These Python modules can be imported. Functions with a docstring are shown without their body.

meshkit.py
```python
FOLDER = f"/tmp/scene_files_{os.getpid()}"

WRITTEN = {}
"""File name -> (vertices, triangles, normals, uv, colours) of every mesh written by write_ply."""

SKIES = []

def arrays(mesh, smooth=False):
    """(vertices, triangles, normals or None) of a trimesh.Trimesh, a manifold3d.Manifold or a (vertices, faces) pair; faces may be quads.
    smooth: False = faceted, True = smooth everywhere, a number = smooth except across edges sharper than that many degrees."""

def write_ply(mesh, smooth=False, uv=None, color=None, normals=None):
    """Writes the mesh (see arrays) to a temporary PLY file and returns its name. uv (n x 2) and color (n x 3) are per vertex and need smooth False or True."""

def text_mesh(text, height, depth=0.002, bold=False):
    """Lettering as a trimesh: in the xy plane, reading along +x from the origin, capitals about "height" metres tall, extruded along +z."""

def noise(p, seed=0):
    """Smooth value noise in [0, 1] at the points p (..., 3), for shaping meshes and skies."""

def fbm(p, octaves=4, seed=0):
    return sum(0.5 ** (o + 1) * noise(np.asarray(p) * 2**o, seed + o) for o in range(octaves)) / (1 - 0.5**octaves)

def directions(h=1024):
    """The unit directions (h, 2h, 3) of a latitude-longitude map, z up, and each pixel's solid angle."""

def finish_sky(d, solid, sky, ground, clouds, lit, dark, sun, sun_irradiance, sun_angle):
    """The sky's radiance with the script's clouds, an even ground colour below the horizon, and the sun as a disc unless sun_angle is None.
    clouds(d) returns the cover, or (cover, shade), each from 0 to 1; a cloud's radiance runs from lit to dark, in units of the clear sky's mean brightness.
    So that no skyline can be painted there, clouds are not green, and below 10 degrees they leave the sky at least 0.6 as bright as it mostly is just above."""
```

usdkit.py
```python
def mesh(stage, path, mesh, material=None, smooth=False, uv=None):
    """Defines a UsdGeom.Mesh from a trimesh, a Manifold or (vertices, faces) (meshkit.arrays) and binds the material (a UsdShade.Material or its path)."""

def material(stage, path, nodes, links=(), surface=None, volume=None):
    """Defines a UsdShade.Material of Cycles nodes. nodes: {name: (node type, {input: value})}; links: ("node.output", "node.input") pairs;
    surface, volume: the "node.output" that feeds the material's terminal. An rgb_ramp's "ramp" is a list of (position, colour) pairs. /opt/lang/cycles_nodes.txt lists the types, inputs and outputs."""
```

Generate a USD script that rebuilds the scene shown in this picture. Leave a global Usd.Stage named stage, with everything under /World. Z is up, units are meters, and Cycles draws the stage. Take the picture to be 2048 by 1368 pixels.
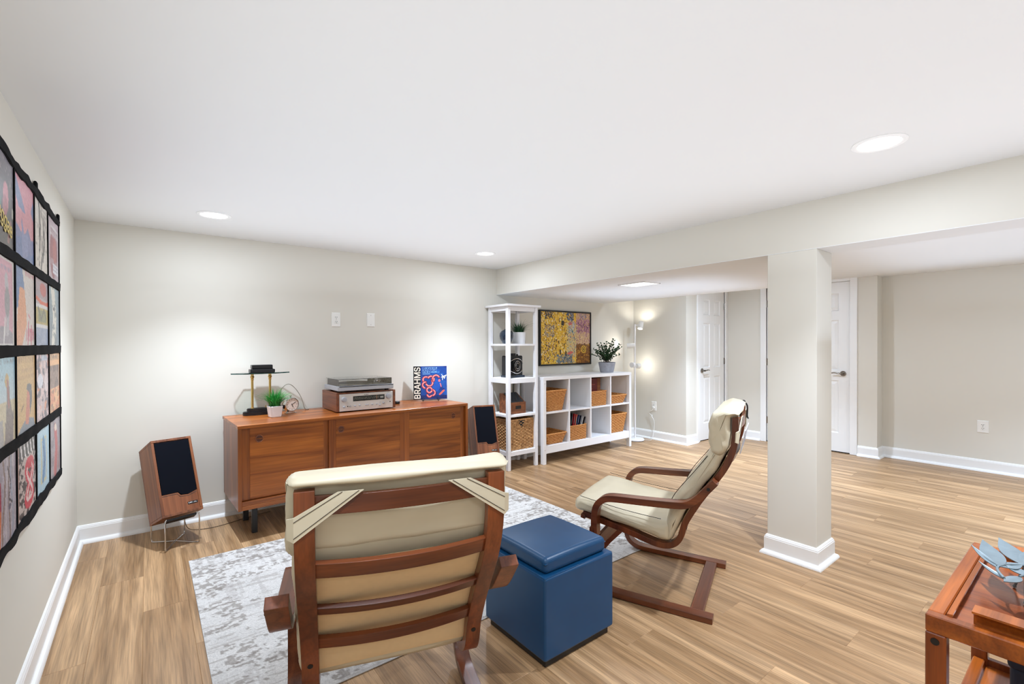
import math, random
import numpy as np, trimesh, usdkit, meshkit
from pxr import Usd, UsdGeom, UsdLux, UsdShade, Gf, Sdf, Vt
from shapely.geometry import LineString, Polygon, Point, box as sbox
from shapely import contains_xy, affinity
random.seed(7); rng = np.random.default_rng(7)
stage = Usd.Stage.CreateInMemory()
UsdGeom.SetStageUpAxis(stage, 'Z'); UsdGeom.SetStageMetersPerUnit(stage, 1.0)
W = UsdGeom.Xform.Define(stage, '/World'); stage.SetDefaultPrim(W.GetPrim())
UsdGeom.Scope.Define(stage, '/World/Looks')
PI = math.pi; V = np.array
# ---------------------------------------------------------------- camera, exposure
FPX, TH, CY, RO, PT = 932.8154, .664, 695.28, -.003, -.0065
CAM = V([0, 0, 1.30])
fw = V([math.sin(TH), math.cos(TH), 0]); rt = V([math.cos(TH), -math.sin(TH), 0]); up = V([0, 0, 1.])
fw, up = fw*math.cos(PT)+up*math.sin(PT), up*math.cos(PT)-fw*math.sin(PT)
rt, up = rt*math.cos(RO)+up*math.sin(RO), up*math.cos(RO)-rt*math.sin(RO)
cam = UsdGeom.Camera.Define(stage, '/World/camera')
cam.AddTransformOp().Set(Gf.Matrix4d(*rt, 0, *up, 0, *(-fw), 0, *CAM, 1))
cam.CreateHorizontalApertureAttr(36.0); cam.CreateVerticalApertureAttr(36.0*1368/2048)
cam.CreateFocalLengthAttr(36.0*FPX/2048); cam.CreateVerticalApertureOffsetAttr((CY-684)*36/2048)
cam.CreateClippingRangeAttr(Gf.Vec2f(.02, 100)); cam.CreateExposureAttr(0.35)
# ---------------------------------------------------------------- fill and lamps' strengths
SPOT = 1.8          # each recessed ceiling lamp: its wide part
BEAM = 29.0          # and its narrower downward beam
GLOW = 4.0           # its diffuser
FILL = .44  # strength of the added upward fill lights
# added fill: unseen wide one-sided area lights in mid-air, facing up to brighten ceilings
def fill_up(name, x0, x1, y0, y1, z, power, color=(.88, .99, 1.15)):
    r = UsdLux.RectLight.Define(stage, '/World/'+name); r.CreateWidthAttr(x1-x0); r.CreateHeightAttr(y1-y0); r.CreateIntensityAttr(power)
    r.CreateColorAttr(Gf.Vec3f(*color)); r.AddTranslateOp().Set(((x0+x1)/2, (y0+y1)/2, z)); r.AddRotateXOp().Set(180.0)
fill_up('bounce_light_main', -.1, 2.8, -2.0, 3.9, 1.72, FILL)
fill_up('bounce_light_far', 3.6, 6.3, -2.0, 1.35, 1.66, FILL*.9, (.8, .99, 1.28))
fill_up('bounce_light_beam', 2.75, 3.6, -1.8, .95, 1.3, FILL*1.3, (.82, .99, 1.25))
fill_up('bounce_light_soffit', 3.5, 4.7, 2.0, 3.7, 1.5, FILL*1.15, (.8, .99, 1.28))
def disk(path, z, power, radius=.07, color=(.87, .98, 1.14), x=0, y=0):
    s = UsdLux.DiskLight.Define(stage, path); s.CreateRadiusAttr(radius); s.CreateIntensityAttr(power); s.CreateNormalizeAttr(True)
    s.CreateColorAttr(Gf.Vec3f(*color)); s.AddTranslateOp().Set((x, y, z)); return s
def spot(path, loc, power, radius=.055, angle=78, soft=.5, color=(.88, .985, 1.17), aim=None):
    s = UsdLux.SphereLight.Define(stage, path); s.CreateRadiusAttr(radius); s.CreateIntensityAttr(power)
    s.CreateColorAttr(Gf.Vec3f(*color)); s.CreateNormalizeAttr(True)
    sh = UsdLux.ShapingAPI.Apply(s.GetPrim()); sh.CreateShapingConeAngleAttr(angle); sh.CreateShapingConeSoftnessAttr(soft)
    if aim is None: s.AddTranslateOp().Set(tuple(map(float, loc)))
    else:
        z = -V(aim, float); z /= np.linalg.norm(z); x = np.cross([0, 0, 1], z); x /= np.linalg.norm(x); y = np.cross(z, x)
        s.AddTransformOp().Set(Gf.Matrix4d(*x, 0, *y, 0, *z, 0, *map(float, loc), 1))
    return s
# ---------------------------------------------------------------- room measures
XL, YB, XC, XS, XR, XW, H, HB, H2 = -.369, 4.159, 3.036, 4.826, 5.452, 6.672, 2.127, 1.848, 2.067
XC2, PY0, PY1, YJ, XD, YBUMP = 3.272, 1.034, 1.304, 3.34, 6.488, 1.604
YF = -2.3
# ---------------------------------------------------------------- helpers: prims
used = {}
def numbered(parent, name):
    k = (parent, name); used[k] = used.get(k, -1)+1
    return f'{parent}/{name}' + (f'_{used[k]:03d}' if used[k] else '')
def tag(p, label=None, cat=None, group=None, kind=None):
    p = p.GetPrim() if hasattr(p, 'GetPrim') else p
    for k, v in (('label', label), ('category', cat), ('group', group), ('kind', kind)):
        if v: p.SetCustomDataByKey(k, v)
    return p
def place(x, loc=(0, 0, 0), rz=0, m=None):
    x = UsdGeom.Xformable(x)
    if m is not None: x.AddTransformOp().Set(Gf.Matrix4d(*[float(a) for a in V(m).T.ravel()]))
    else:
        x.AddTranslateOp().Set(tuple(map(float, loc)))
        if rz: x.AddRotateZOp().Set(math.degrees(rz))
def thing(name, label, cat, loc=(0, 0, 0), rz=0, group=None, m=None):
    x = UsdGeom.Xform.Define(stage, numbered('/World', name)); place(x, loc, rz, m)
    return tag(x, label, cat, group)
def struct(name, label=None):
    return tag(UsdGeom.Xform.Define(stage, numbered('/World', name)), label, None, None, 'structure')
def part(name, mesh, mat, parent=None, smooth=30, label=None, kind=None, cat=None, group=None, loc=None, rz=0):
    if isinstance(mesh, list): mesh = trimesh.util.concatenate(mesh)
    pp = '/World' if parent is None else str(parent.GetPath())
    m = usdkit.mesh(stage, numbered(pp, name), mesh, mat, smooth)
    if loc is not None: place(m, loc, rz)
    return tag(m, label, cat, group, kind)
def dup(root, label, loc=(0, 0, 0), rz=0, m=None):
    c = root.GetCustomData(); r = thing(root.GetName(), label, c['category'], loc, rz, c.get('group'), m)
    r.GetReferences().AddInternalReference(root.GetPath()); r.SetInstanceable(True)
    return r
# ---------------------------------------------------------------- helpers: meshes
def hull(pts): return trimesh.convex.convex_hull(V(pts, float))
def bx(x0, x1, y0, y1, z0, z1, b=.002):
    x0, x1 = min(x0, x1), max(x0, x1); y0, y1 = min(y0, y1), max(y0, y1); z0, z1 = min(z0, z1), max(z0, z1)
    b = min(b, (x1-x0)*.3, (y1-y0)*.3, (z1-z0)*.3)
    if b <= 0: return trimesh.creation.box(bounds=[[x0, y0, z0], [x1, y1, z1]])
    P = []
    for X, sx in ((x0, 1), (x1, -1)):
        for Y, sy in ((y0, 1), (y1, -1)):
            for Z, sz in ((z0, 1), (z1, -1)):
                P += [(X, Y+sy*b, Z+sz*b), (X+sx*b, Y, Z+sz*b), (X+sx*b, Y+sy*b, Z)]
    return hull(P)
def rbx(x0, x1, y0, y1, z0, z1, r=.02, n=4):
    a = np.linspace(0, PI/2, n+1); P = []
    for X, sx in ((x0, 1), (x1, -1)):
        for Y, sy in ((y0, 1), (y1, -1)):
            for Z, sz in ((z0, 1), (z1, -1)):
                for t in a:
                    for p in a:
                        P.append((X+sx*r*(1-math.cos(t)*math.cos(p)), Y+sy*r*(1-math.cos(t)*math.sin(p)), Z+sz*r*(1-math.sin(t))))
    return hull(P)
def cyl(r, z0, z1, seg=24, at=(0, 0), r2=None, bev=.0):
    r2 = r if r2 is None else r2
    pr = [(0, z0), (r-bev, z0), (r, z0+bev), (r2, z1-bev), (r2-bev, z1), (0, z1)] if bev else [(0, z0), (r, z0), (r2, z1), (0, z1)]
    return lathe(pr, seg, at)
def lathe(prof, seg=32, at=(0, 0)):
    m = trimesh.creation.revolve(V(prof, float), sections=seg); m.apply_translation([at[0], at[1], 0]); return m
def moved(m, t=(0, 0, 0), R=None):
    m = m.copy()
    if R is not None: T = np.eye(4); T[:3, :3] = R; m.apply_transform(T)
    m.apply_translation(t); return m
def rot(ax, a):
    return trimesh.transformations.rotation_matrix(a, {'x': [1, 0, 0], 'y': [0, 1, 0], 'z': [0, 0, 1]}[ax])[:3, :3]
def spline(pts, n=60, closed=False):
    from scipy.interpolate import CubicSpline
    p = V(pts, float)
    if closed: p = np.vstack([p, p[:1]])
    t = np.r_[0, np.cumsum(np.linalg.norm(np.diff(p, axis=0), axis=1)**.5)]
    return CubicSpline(t, p, bc_type='periodic' if closed else 'natural')(np.linspace(0, t[-1], n))
def tube(path, r, seg=8, closed=False, flat=None):
    p = V(path, float); n = len(p)
    tg = np.gradient(p, axis=0) if not closed else np.roll(p, -1, 0)-np.roll(p, 1, 0)
    tg /= np.maximum(np.linalg.norm(tg, axis=1, keepdims=True), 1e-9)
    u = np.cross(tg[0], [0, 0, 1.]); u = u if np.linalg.norm(u) > .1 else np.cross(tg[0], [1., 0, 0]); u /= np.linalg.norm(u)
    vs = []; a = np.arange(seg)/seg*2*PI
    rr = np.broadcast_to(V(r, float), (n,))
    for i in range(n):
        u = u-tg[i]*(u@tg[i]); u /= np.linalg.norm(u); w = np.cross(tg[i], u)
        vs.append(p[i]+rr[i]*(np.cos(a)[:, None]*u+np.sin(a)[:, None]*w))
    v = np.vstack(vs); f = []
    for i in range(n if closed else n-1):
        j = (i+1) % n
        for k in range(seg):
            l = (k+1) % seg; f += [(i*seg+k, i*seg+l, j*seg+l), (i*seg+k, j*seg+l, j*seg+k)]
    if not closed:
        f += [(0, k+1, k) for k in range(1, seg-1)]; b = (n-1)*seg; f += [(b, b+k, b+k+1) for k in range(1, seg-1)]
    return trimesh.Trimesh(v, f, process=False)
def ext(poly, h0, h1, axis='z'):
    """extrude a shapely polygon; axis z: (x,y)->xy; y: (x,z) drawn as 2-D, extruded along y; x: (y,z) extruded along x"""
    m = trimesh.creation.extrude_polygon(poly, abs(h1-h0), engine='earcut'); v = m.vertices.copy(); v[:, 2] += min(h0, h1)
    v = v if axis == 'z' else np.c_[v[:, 0], v[:, 2], v[:, 1]] if axis == 'y' else np.c_[v[:, 2], v[:, 0], v[:, 1]]
    f = m.faces[:, ::-1] if axis == 'y' else m.faces
    return trimesh.Trimesh(v, f, process=False)
def band(pts, t, n=60):
    return LineString(spline(pts, n)).buffer(t/2, cap_style=2, join_style=1, quad_segs=3)
def sweepprof(path, prof, closed=False, left=True):
    """sweep (offset, z) profile along an xy polyline with mitred corners; the offset is to the left of the way"""
    p = V(path, float); n = len(p); N = []
    for i in range(n):
        a = p[i]-p[i-1] if (i or closed) else p[1]-p[0]; b = p[(i+1) % n]-p[i] if (i < n-1 or closed) else p[-1]-p[-2]
        a /= np.linalg.norm(a); b /= np.linalg.norm(b); na, nb = V([-a[1], a[0]]), V([-b[1], b[0]])
        m = na+nb; m /= (m@na); N.append(m if left else -m)
    k = len(prof); v = [(p[i][0]+o*N[i][0], p[i][1]+o*N[i][1], z) for i in range(n) for o, z in prof]; f = []
    for i in range(n if closed else n-1):
        j = (i+1) % n
        for q in range(k):
            r = (q+1) % k; f += [(i*k+q, j*k+q, j*k+r), (i*k+q, j*k+r, i*k+r)]
    if not closed:
        f += [(0, q, q+1) for q in range(1, k-1)]; b = (n-1)*k; f += [(b, b+q+1, b+q) for q in range(1, k-1)]
    m = trimesh.Trimesh(v, f, process=False); m.fix_normals(); return m
def puff(poly, hw, r=.03, n=72, m=10, crown=0.0, seed=0, wr=.0):
    """a cushion: a profile in (y,z) swept along x from -hw to hw, its ends rounded"""
    poly = poly.buffer(-.008, quad_segs=6).buffer(.008, quad_segs=6)
    xs, ds = [], []
    for t in np.linspace(0, PI/2, 6): xs.append(-hw+r*(1-math.sin(t))); ds.append(r*(1-math.cos(t)))
    xs, ds = V(xs[::-1]), V(ds[::-1]); xs, ds = -hw+r*(1-np.sin(np.linspace(0, PI/2, 6))), r*(1-np.cos(np.linspace(0, PI/2, 6)))
    # from the end (deep inset) to the full section
    xs = np.r_[-hw+r*(1-np.cos(np.linspace(0, PI/2, 6))), np.linspace(-hw+r, hw-r, m)[1:-1], hw-r*(1-np.cos(np.linspace(PI/2, 0, 6)))]
    ds = np.r_[r*(1-np.sin(np.linspace(0, PI/2, 6))), np.zeros(m-2), r*(1-np.sin(np.linspace(PI/2, 0, 6)))]
    c0 = V(poly.exterior.coords)[0]; rings = []
    for x, d in zip(xs, ds):
        g = poly.buffer(-d*.75, quad_segs=6) if d > 1e-6 else poly
        g = max(getattr(g, 'geoms', [g]), key=lambda q: q.area); e = g.exterior
        if not e.is_ccw: e = type(e)(list(e.coords)[::-1])
        s0 = e.project(Point(c0)); P = V([e.interpolate((s0+e.length*i/n) % e.length).coords[0] for i in range(n)])
        if crown:
            c = P.mean(0); P = c+(P-c)*(1+crown*(1-(x/hw)**2))
        rings.append(np.c_[np.full(n, x), P])
    v = np.vstack(rings); f = []; K = len(xs)
    for i in range(K-1):
        for k in range(n):
            l = (k+1) % n; f += [(i*n+k, (i+1)*n+k, (i+1)*n+l), (i*n+k, (i+1)*n+l, i*n+l)]
    for b, s in ((0, 1), ((K-1)*n, -1)):
        c = len(v); v = np.vstack([v, v[b:b+n].mean(0)]); f += [(c, b+(k+1) % n, b+k)[::s] for k in range(n)]
    msh = trimesh.Trimesh(v, f, process=False); msh.fix_normals()
    if wr:
        nz = meshkit.fbm(msh.vertices*V([5, 16, 16])+seed*3.1, 3)-.5; msh.vertices += msh.vertex_normals*(nz*wr)[:, None]
    return msh
def text(t, h, d=.0006, bold=False): return meshkit.text_mesh(t, h, d, bold)
# ---------------------------------------------------------------- helpers: materials
def lin(c):
    c = V(c, float)/255.; return tuple(np.where(c <= .04045, c/12.92, ((c+.055)/1.055)**2.4))
def plain(name, rgb, rough=.5, metal=0, noise=0, nscale=40, bump=0, spec=.5, coat=0, sheen=0, **kw):
    n = {'p': ('principled_bsdf', {'base_color': lin(rgb), 'roughness': rough, 'metallic': metal, 'specular_ior_level': spec, 'coat_weight': coat, 'sheen_weight': sheen, **kw})}; l = []
    if noise or bump:
        n['tc'] = ('texture_coordinate', {}); n['n'] = ('noise_texture', {'scale': nscale, 'detail': 4}); l += [('tc.object', 'n.vector')]
    if noise:
        a = V(lin(rgb)); n['r'] = ('rgb_ramp', {'ramp': [(.3, tuple(a*(1-noise))), (.7, tuple(np.minimum(a*(1+noise), 1)))]}); l += [('n.fac', 'r.fac'), ('r.color', 'p.base_color')]
    if bump:
        n['b'] = ('bump', {'strength': bump, 'distance': .002}); l += [('n.fac', 'b.height'), ('b.normal', 'p.normal')]
    return usdkit.material(stage, '/World/Looks/'+name, n, l, surface='p.BSDF')
def wood(name, dark, light, axis='x', s=1., rough=.35, coat=0, ring=9., stretch=.9, fine=.18, vary=.12, shift=True, mid=.2, bev=0.):
    k = 'xyz'.index(axis); a = [ring*s]*3; a[k] = stretch*s; b = [170*s]*3; b[k] = 5*s; c3 = [48*s]*3; c3[k] = 1.7*s
    n = {'tc': ('texture_coordinate', {}), 'oi': ('object_info', {}), 'm0': ('math', {'math_type': 'multiply', 'value2': 41.7}),
         'cv': ('combine_xyz', {}), 'm1': ('mapping', {'scale': tuple(a)}), 'm2': ('mapping', {'scale': tuple(b)}),
         'n1': ('noise_texture', {'scale': 1., 'detail': 3, 'roughness': .45, 'distortion': .5}),
         'bands': ('math', {'math_type': 'multiply', 'value2': 4.5}), 'fr': ('math', {'math_type': 'pingpong', 'value2': 1.}),
         'n2': ('noise_texture', {'scale': 1., 'detail': 3}), 'm3': ('mapping', {'scale': tuple(c3)}), 'n3': ('noise_texture', {'scale': 1., 'detail': 3, 'distortion': .4}), 'r3': ('rgb_ramp', {'ramp': [(.3, (1-mid,)*3), (.55, (1.,)*3), (.75, (1+mid*.35,)*3)]}), 'mx3': ('mix', {'mix_type': 'multiply', 'fac': 1.}), 'r': ('rgb_ramp', {'ramp': [(0, lin(dark)), (.45, tuple((V(lin(dark))+V(lin(light)))*.5)), (1, lin(light))]}),
         'r2': ('rgb_ramp', {'ramp': [(.3, (1-fine,)*3), (.62, (1+fine*.3,)*3)]}), 'mx': ('mix', {'mix_type': 'multiply', 'fac': 1.}),
         'mr': ('map_range', {'to_min': 1-vary, 'to_max': 1+vary}), 'hs': ('hsv', {}),
         'b': ('bump', {'strength': .12, 'distance': .001}), 'p': ('principled_bsdf', {'roughness': rough, 'coat_weight': coat, 'coat_roughness': .2})}
    l = [('tc.object', 'm1.vector'), ('tc.object', 'm2.vector'), ('m1.vector', 'n1.vector'), ('n1.fac', 'bands.value1'), ('bands.value', 'fr.value1'), ('fr.value', 'r.fac'),
         ('m2.vector', 'n2.vector'), ('n2.fac', 'r2.fac'), ('r.color', 'mx.color1'), ('r2.color', 'mx.color2'), ('mx.color', 'mx3.color1'), ('tc.object', 'm3.vector'), ('m3.vector', 'n3.vector'), ('n3.fac', 'r3.fac'), ('r3.color', 'mx3.color2'), ('mx3.color', 'hs.color'), ('oi.random', 'mr.value'), ('mr.result', 'hs.value'),
         ('hs.color', 'p.base_color'), ('n2.fac', 'b.height'), ('b.normal', 'p.normal')]
    if shift: l += [('oi.random', 'm0.value1'), ('m0.value', 'cv.x'), ('m0.value', 'cv.y'), ('cv.vector', 'm1.location'), ('cv.vector', 'm3.location')]
    if bev: n['bv'] = ('bevel', {'radius': bev}); l += [('bv.bevel', 'b.normal')]
    return usdkit.material(stage, '/World/Looks/'+name, n, l, surface='p.BSDF')
def emit(name, rgb, strength):
    return usdkit.material(stage, '/World/Looks/'+name, {'e': ('emission', {'color': rgb, 'strength': strength})}, [], surface='e.emission')
def glassy(name, tint=(1, 1, 1), rough=.0, refl=1.0, ior=1.5):
    return usdkit.material(stage, '/World/Looks/'+name, {'t': ('transparent_bsdf', {'color': tint}), 'g': ('glossy_bsdf', {'color': (refl,)*3, 'roughness': rough}), 'f': ('fresnel', {'IOR': ior}), 'x': ('mix_closure', {})},
                           [('f.fac', 'x.fac'), ('t.BSDF', 'x.closure1'), ('g.BSDF', 'x.closure2')], surface='x.closure')
def leafm(name, a, b):
    return usdkit.material(stage, '/World/Looks/'+name, {'tc': ('texture_coordinate', {}), 'n': ('noise_texture', {'scale': 55, 'detail': 2}), 'r': ('rgb_ramp', {'ramp': [(.3, lin(a)), (.7, lin(b))]}), 'p': ('principled_bsdf', {'roughness': .45}), 't': ('translucent_bsdf', {}), 'x': ('mix_closure', {'fac': .25})},
                           [('tc.object', 'n.vector'), ('n.fac', 'r.fac'), ('r.color', 'p.base_color'), ('r.color', 't.color'), ('p.BSDF', 'x.closure1'), ('t.BSDF', 'x.closure2')], surface='x.closure')
PAINTED = usdkit.material(stage, '/World/Looks/printed_art', {'a': ('attribute', {'attribute': 'col'}), 'p': ('principled_bsdf', {'roughness': .45})}, [('a.color', 'p.base_color')], surface='p.BSDF')
GLOSSART = usdkit.material(stage, '/World/Looks/printed_sleeve', {'a': ('attribute', {'attribute': 'col'}), 'p': ('principled_bsdf', {'roughness': .3})}, [('a.color', 'p.base_color')], surface='p.BSDF')
M = dict(
 wall=plain('wall_paint', (223, 219, 208), .75, bump=.05, nscale=220, spec=.25), ceil=plain('ceiling_paint', (232, 232, 230), .85, spec=.2), trim=plain('white_trim', (243, 243, 241), .4),
 white=plain('white_lacquer', (242, 242, 244), .42), plate=plain('white_plastic', (240, 239, 234), .35), black=plain('black_lacquer', (14, 15, 18), .35), blackm=plain('black_metal', (22, 24, 26), .4),
 blackcloth=plain('black_cloth', (13, 13, 15), .95, bump=.3, nscale=900, spec=.2), grille=plain('speaker_cloth', (10, 13, 22), .95, bump=.5, nscale=1500, spec=.15),
 chrome=plain('chrome', (205, 205, 205), .12, 1), steel=plain('brushed_steel', (190, 188, 184), .32, 1), nickel=plain('satin_nickel', (150, 145, 138), .25, 1), brass=plain('brass', (214, 184, 118), .22, 1),
 alu=plain('silver_face', (222, 220, 218), .3, .55), silverplastic=plain('silver_plinth', (178, 180, 186), .35, .4), darkslot=plain('dark_slot', (25, 25, 25), .6),
 leather=plain('cream_leather', (213, 202, 175), .42, noise=.03, nscale=12, bump=.25), backing=plain('tan_backing', (226, 196, 152), .8, noise=.02, nscale=60, bump=.1, spec=.2), thread=plain('dark_thread', (60, 50, 40), .7),
 blue=plain('blue_leather', (12, 66, 106), .36, noise=.06, nscale=9, bump=.12), navy=plain('navy_fabric', (22, 34, 58), .7), concrete=plain('concrete_grey', (158, 160, 168), .8, noise=.12, nscale=25, bump=.2),
 potwhite=plain('pot_white', (236, 236, 238), .45), bluevase=plain('blue_glaze', (8, 34, 54), .12, coat=.6), leafmetal=plain('galvanised_leaf', (122, 136, 142), .42, .4, noise=.1, nscale=30),
 soil=plain('soil', (48, 36, 26), .95), glass=glassy('clear_glass', (.86, .93, .91)), acrylic=glassy('clear_acrylic', (.985, .985, .985), .03, 1., 1.9),
 glassedge=plain('glass_edge', (60, 105, 100), .15, transmission_weight=.3), redbinder=plain('red_binder', (92, 18, 16), .5), paper=plain('paper_white', (226, 228, 232), .7), diff=emit('lamp_diffuser', (1, .985, .95), GLOW), bulb=emit('bulb_face', (1, .97, .9), 1.6), panelm=emit('panel_diffuser', (1, .985, .96), 2.2),
 grass=leafm('grass_green', (24, 118, 44), (66, 170, 78)), grass2=leafm('grass_dark', (20, 62, 34), (52, 104, 62)), leaf=leafm('leaf_dark', (16, 52, 26), (44, 88, 46)), stem=plain('plant_stem', (62, 52, 36), .8),
 teak=wood('teak', (130, 66, 18), (182, 104, 38), 'x', ring=10, stretch=.7, rough=.33, coat=.15), teakz=wood('teak_upright', (124, 62, 18), (172, 96, 36), 'z', ring=10, stretch=.7, rough=.33, coat=.15),
 teaky=wood('teak_across', (150, 76, 28), (196, 110, 46), 'y', ring=9, stretch=.7, rough=.3, coat=.3), cartx=wood('cart_teak', (136, 64, 12), (190, 102, 30), 'x', ring=8, stretch=.8, rough=.3, coat=.3), cartz=wood('cart_teak_upright', (116, 50, 10), (160, 78, 22), 'z', ring=8, stretch=.8, rough=.3, coat=.3),
 walnut=wood('walnut', (112, 62, 34), (156, 94, 56), 'z', ring=14, stretch=.8, rough=.42), walnutx=wood('walnut_case', (104, 58, 36), (140, 84, 54), 'y', ring=14, stretch=.8, rough=.4),
 cherry=wood('brown_bentwood', (92, 42, 16), (138, 70, 32), 'z', ring=11, stretch=.8, rough=.32, coat=.25, bev=.004), cherryx=wood('brown_slat', (86, 39, 17), (128, 66, 32), 'x', ring=12, stretch=.6, rough=.32, coat=.25, bev=.003), cherryy=wood('brown_runner', (90, 42, 20), (134, 71, 36), 'y', ring=12, stretch=.6, rough=.32, coat=.25, bev=.005),
 boxwood=wood('old_box_wood', (112, 62, 30), (164, 96, 50), 'x', ring=18, stretch=1.5, rough=.5))
# ---------------------------------------------------------------- helpers: painted surfaces (colour at each vertex of a fine grid)
class Art:
    def __init__(s, w, h, bg):
        s.w, s.h = w, h; s.X, s.Y = np.meshgrid((np.arange(w)+.5)/w, 1-(np.arange(h)+.5)/h); s.a = np.empty((h, w, 3)); s.a[:] = bg
    def mask(s, m, c, al=1.): s.a[m] = s.a[m]*(1-al)+V(c, float)*al; return s
    def rect(s, x0, y0, x1, y1, c, al=1.): return s.mask((s.X >= x0) & (s.X <= x1) & (s.Y >= y0) & (s.Y <= y1), c, al)
    def ell(s, x, y, rx, ry, c, al=1.): return s.mask(((s.X-x)/rx)**2+((s.Y-y)/ry)**2 < 1, c, al)
    def poly(s, pts, c, al=1.): return s.mask(contains_xy(Polygon(pts), s.X, s.Y), c, al)
    def line(s, pts, t, c, al=1.): return s.mask(contains_xy(LineString(pts).buffer(t/2), s.X, s.Y), c, al)
    def grad(s, y0, y1, c0, c1, x0=0, x1=1):
        m = (s.Y >= y0) & (s.Y <= y1) & (s.X >= x0) & (s.X <= x1); t = ((s.Y[m]-y0)/(y1-y0))[:, None]; s.a[m] = V(c0, float)*(1-t)+V(c1, float)*t; return s
    def blot(s, c, sc=6., th=.55, seed=0, al=1., box=(0, 0, 1, 1)):
        n = meshkit.fbm(np.stack([s.X*sc, s.Y*sc*s.h/s.w, s.X*0+seed*7.3], -1), 3, seed); x0, y0, x1, y1 = box
        return s.mask((n > th) & (s.X >= x0) & (s.X <= x1) & (s.Y >= y0) & (s.Y <= y1), c, al)
    def scrib(s, x0, y0, x1, y1, c, rows=2, al=.8, seed=0):
        r = np.random.default_rng(seed+50)
        for i in range(rows):
            yy = y1-(i+.5)*(y1-y0)/rows; hh = (y1-y0)/rows*.32; x = x0
            while x < x1-.02:
                wd = r.uniform(.02, .05); s.rect(x, yy-hh, min(x+wd*.45, x1), yy+hh, c, al); s.rect(x, yy+hh*r.uniform(-1, .6), min(x+wd, x1), yy+hh*r.uniform(.6, 1), c, al); x += wd*1.35
        return s
    def grain(s, k=6, seed=0): s.a = np.clip(s.a+np.random.default_rng(seed).normal(0, k, s.a.shape[:2])[..., None], 0, 255); return s
    def put(s, name, parent, fn, mat=None, label=None, flip=False):
        """fn(u,v)->points; u to the right and v upwards, both 0..1"""
        u, v = np.meshgrid(np.linspace(0, 1, s.w), np.linspace(1, 0, s.h)); P = fn(u.ravel(), v.ravel()); i = np.arange(s.w*s.h).reshape(s.h, s.w)
        a, b, c, d = i[:-1, :-1].ravel(), i[:-1, 1:].ravel(), i[1:, 1:].ravel(), i[1:, :-1].ravel()
        p = part(name, trimesh.Trimesh(P, np.vstack([np.c_[a, d, c], np.c_[a, c, b]]), process=False), mat or PAINTED, parent, smooth=True, label=label)
        c = V([lin(q) for q in s.a.reshape(-1, 3)])
        UsdGeom.PrimvarsAPI(UsdGeom.Mesh(p)).CreatePrimvar('col', Sdf.ValueTypeNames.Color3fArray, 'vertex').Set(Vt.Vec3fArray.FromNumpy(c.astype(np.float32)))
        return p
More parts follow.
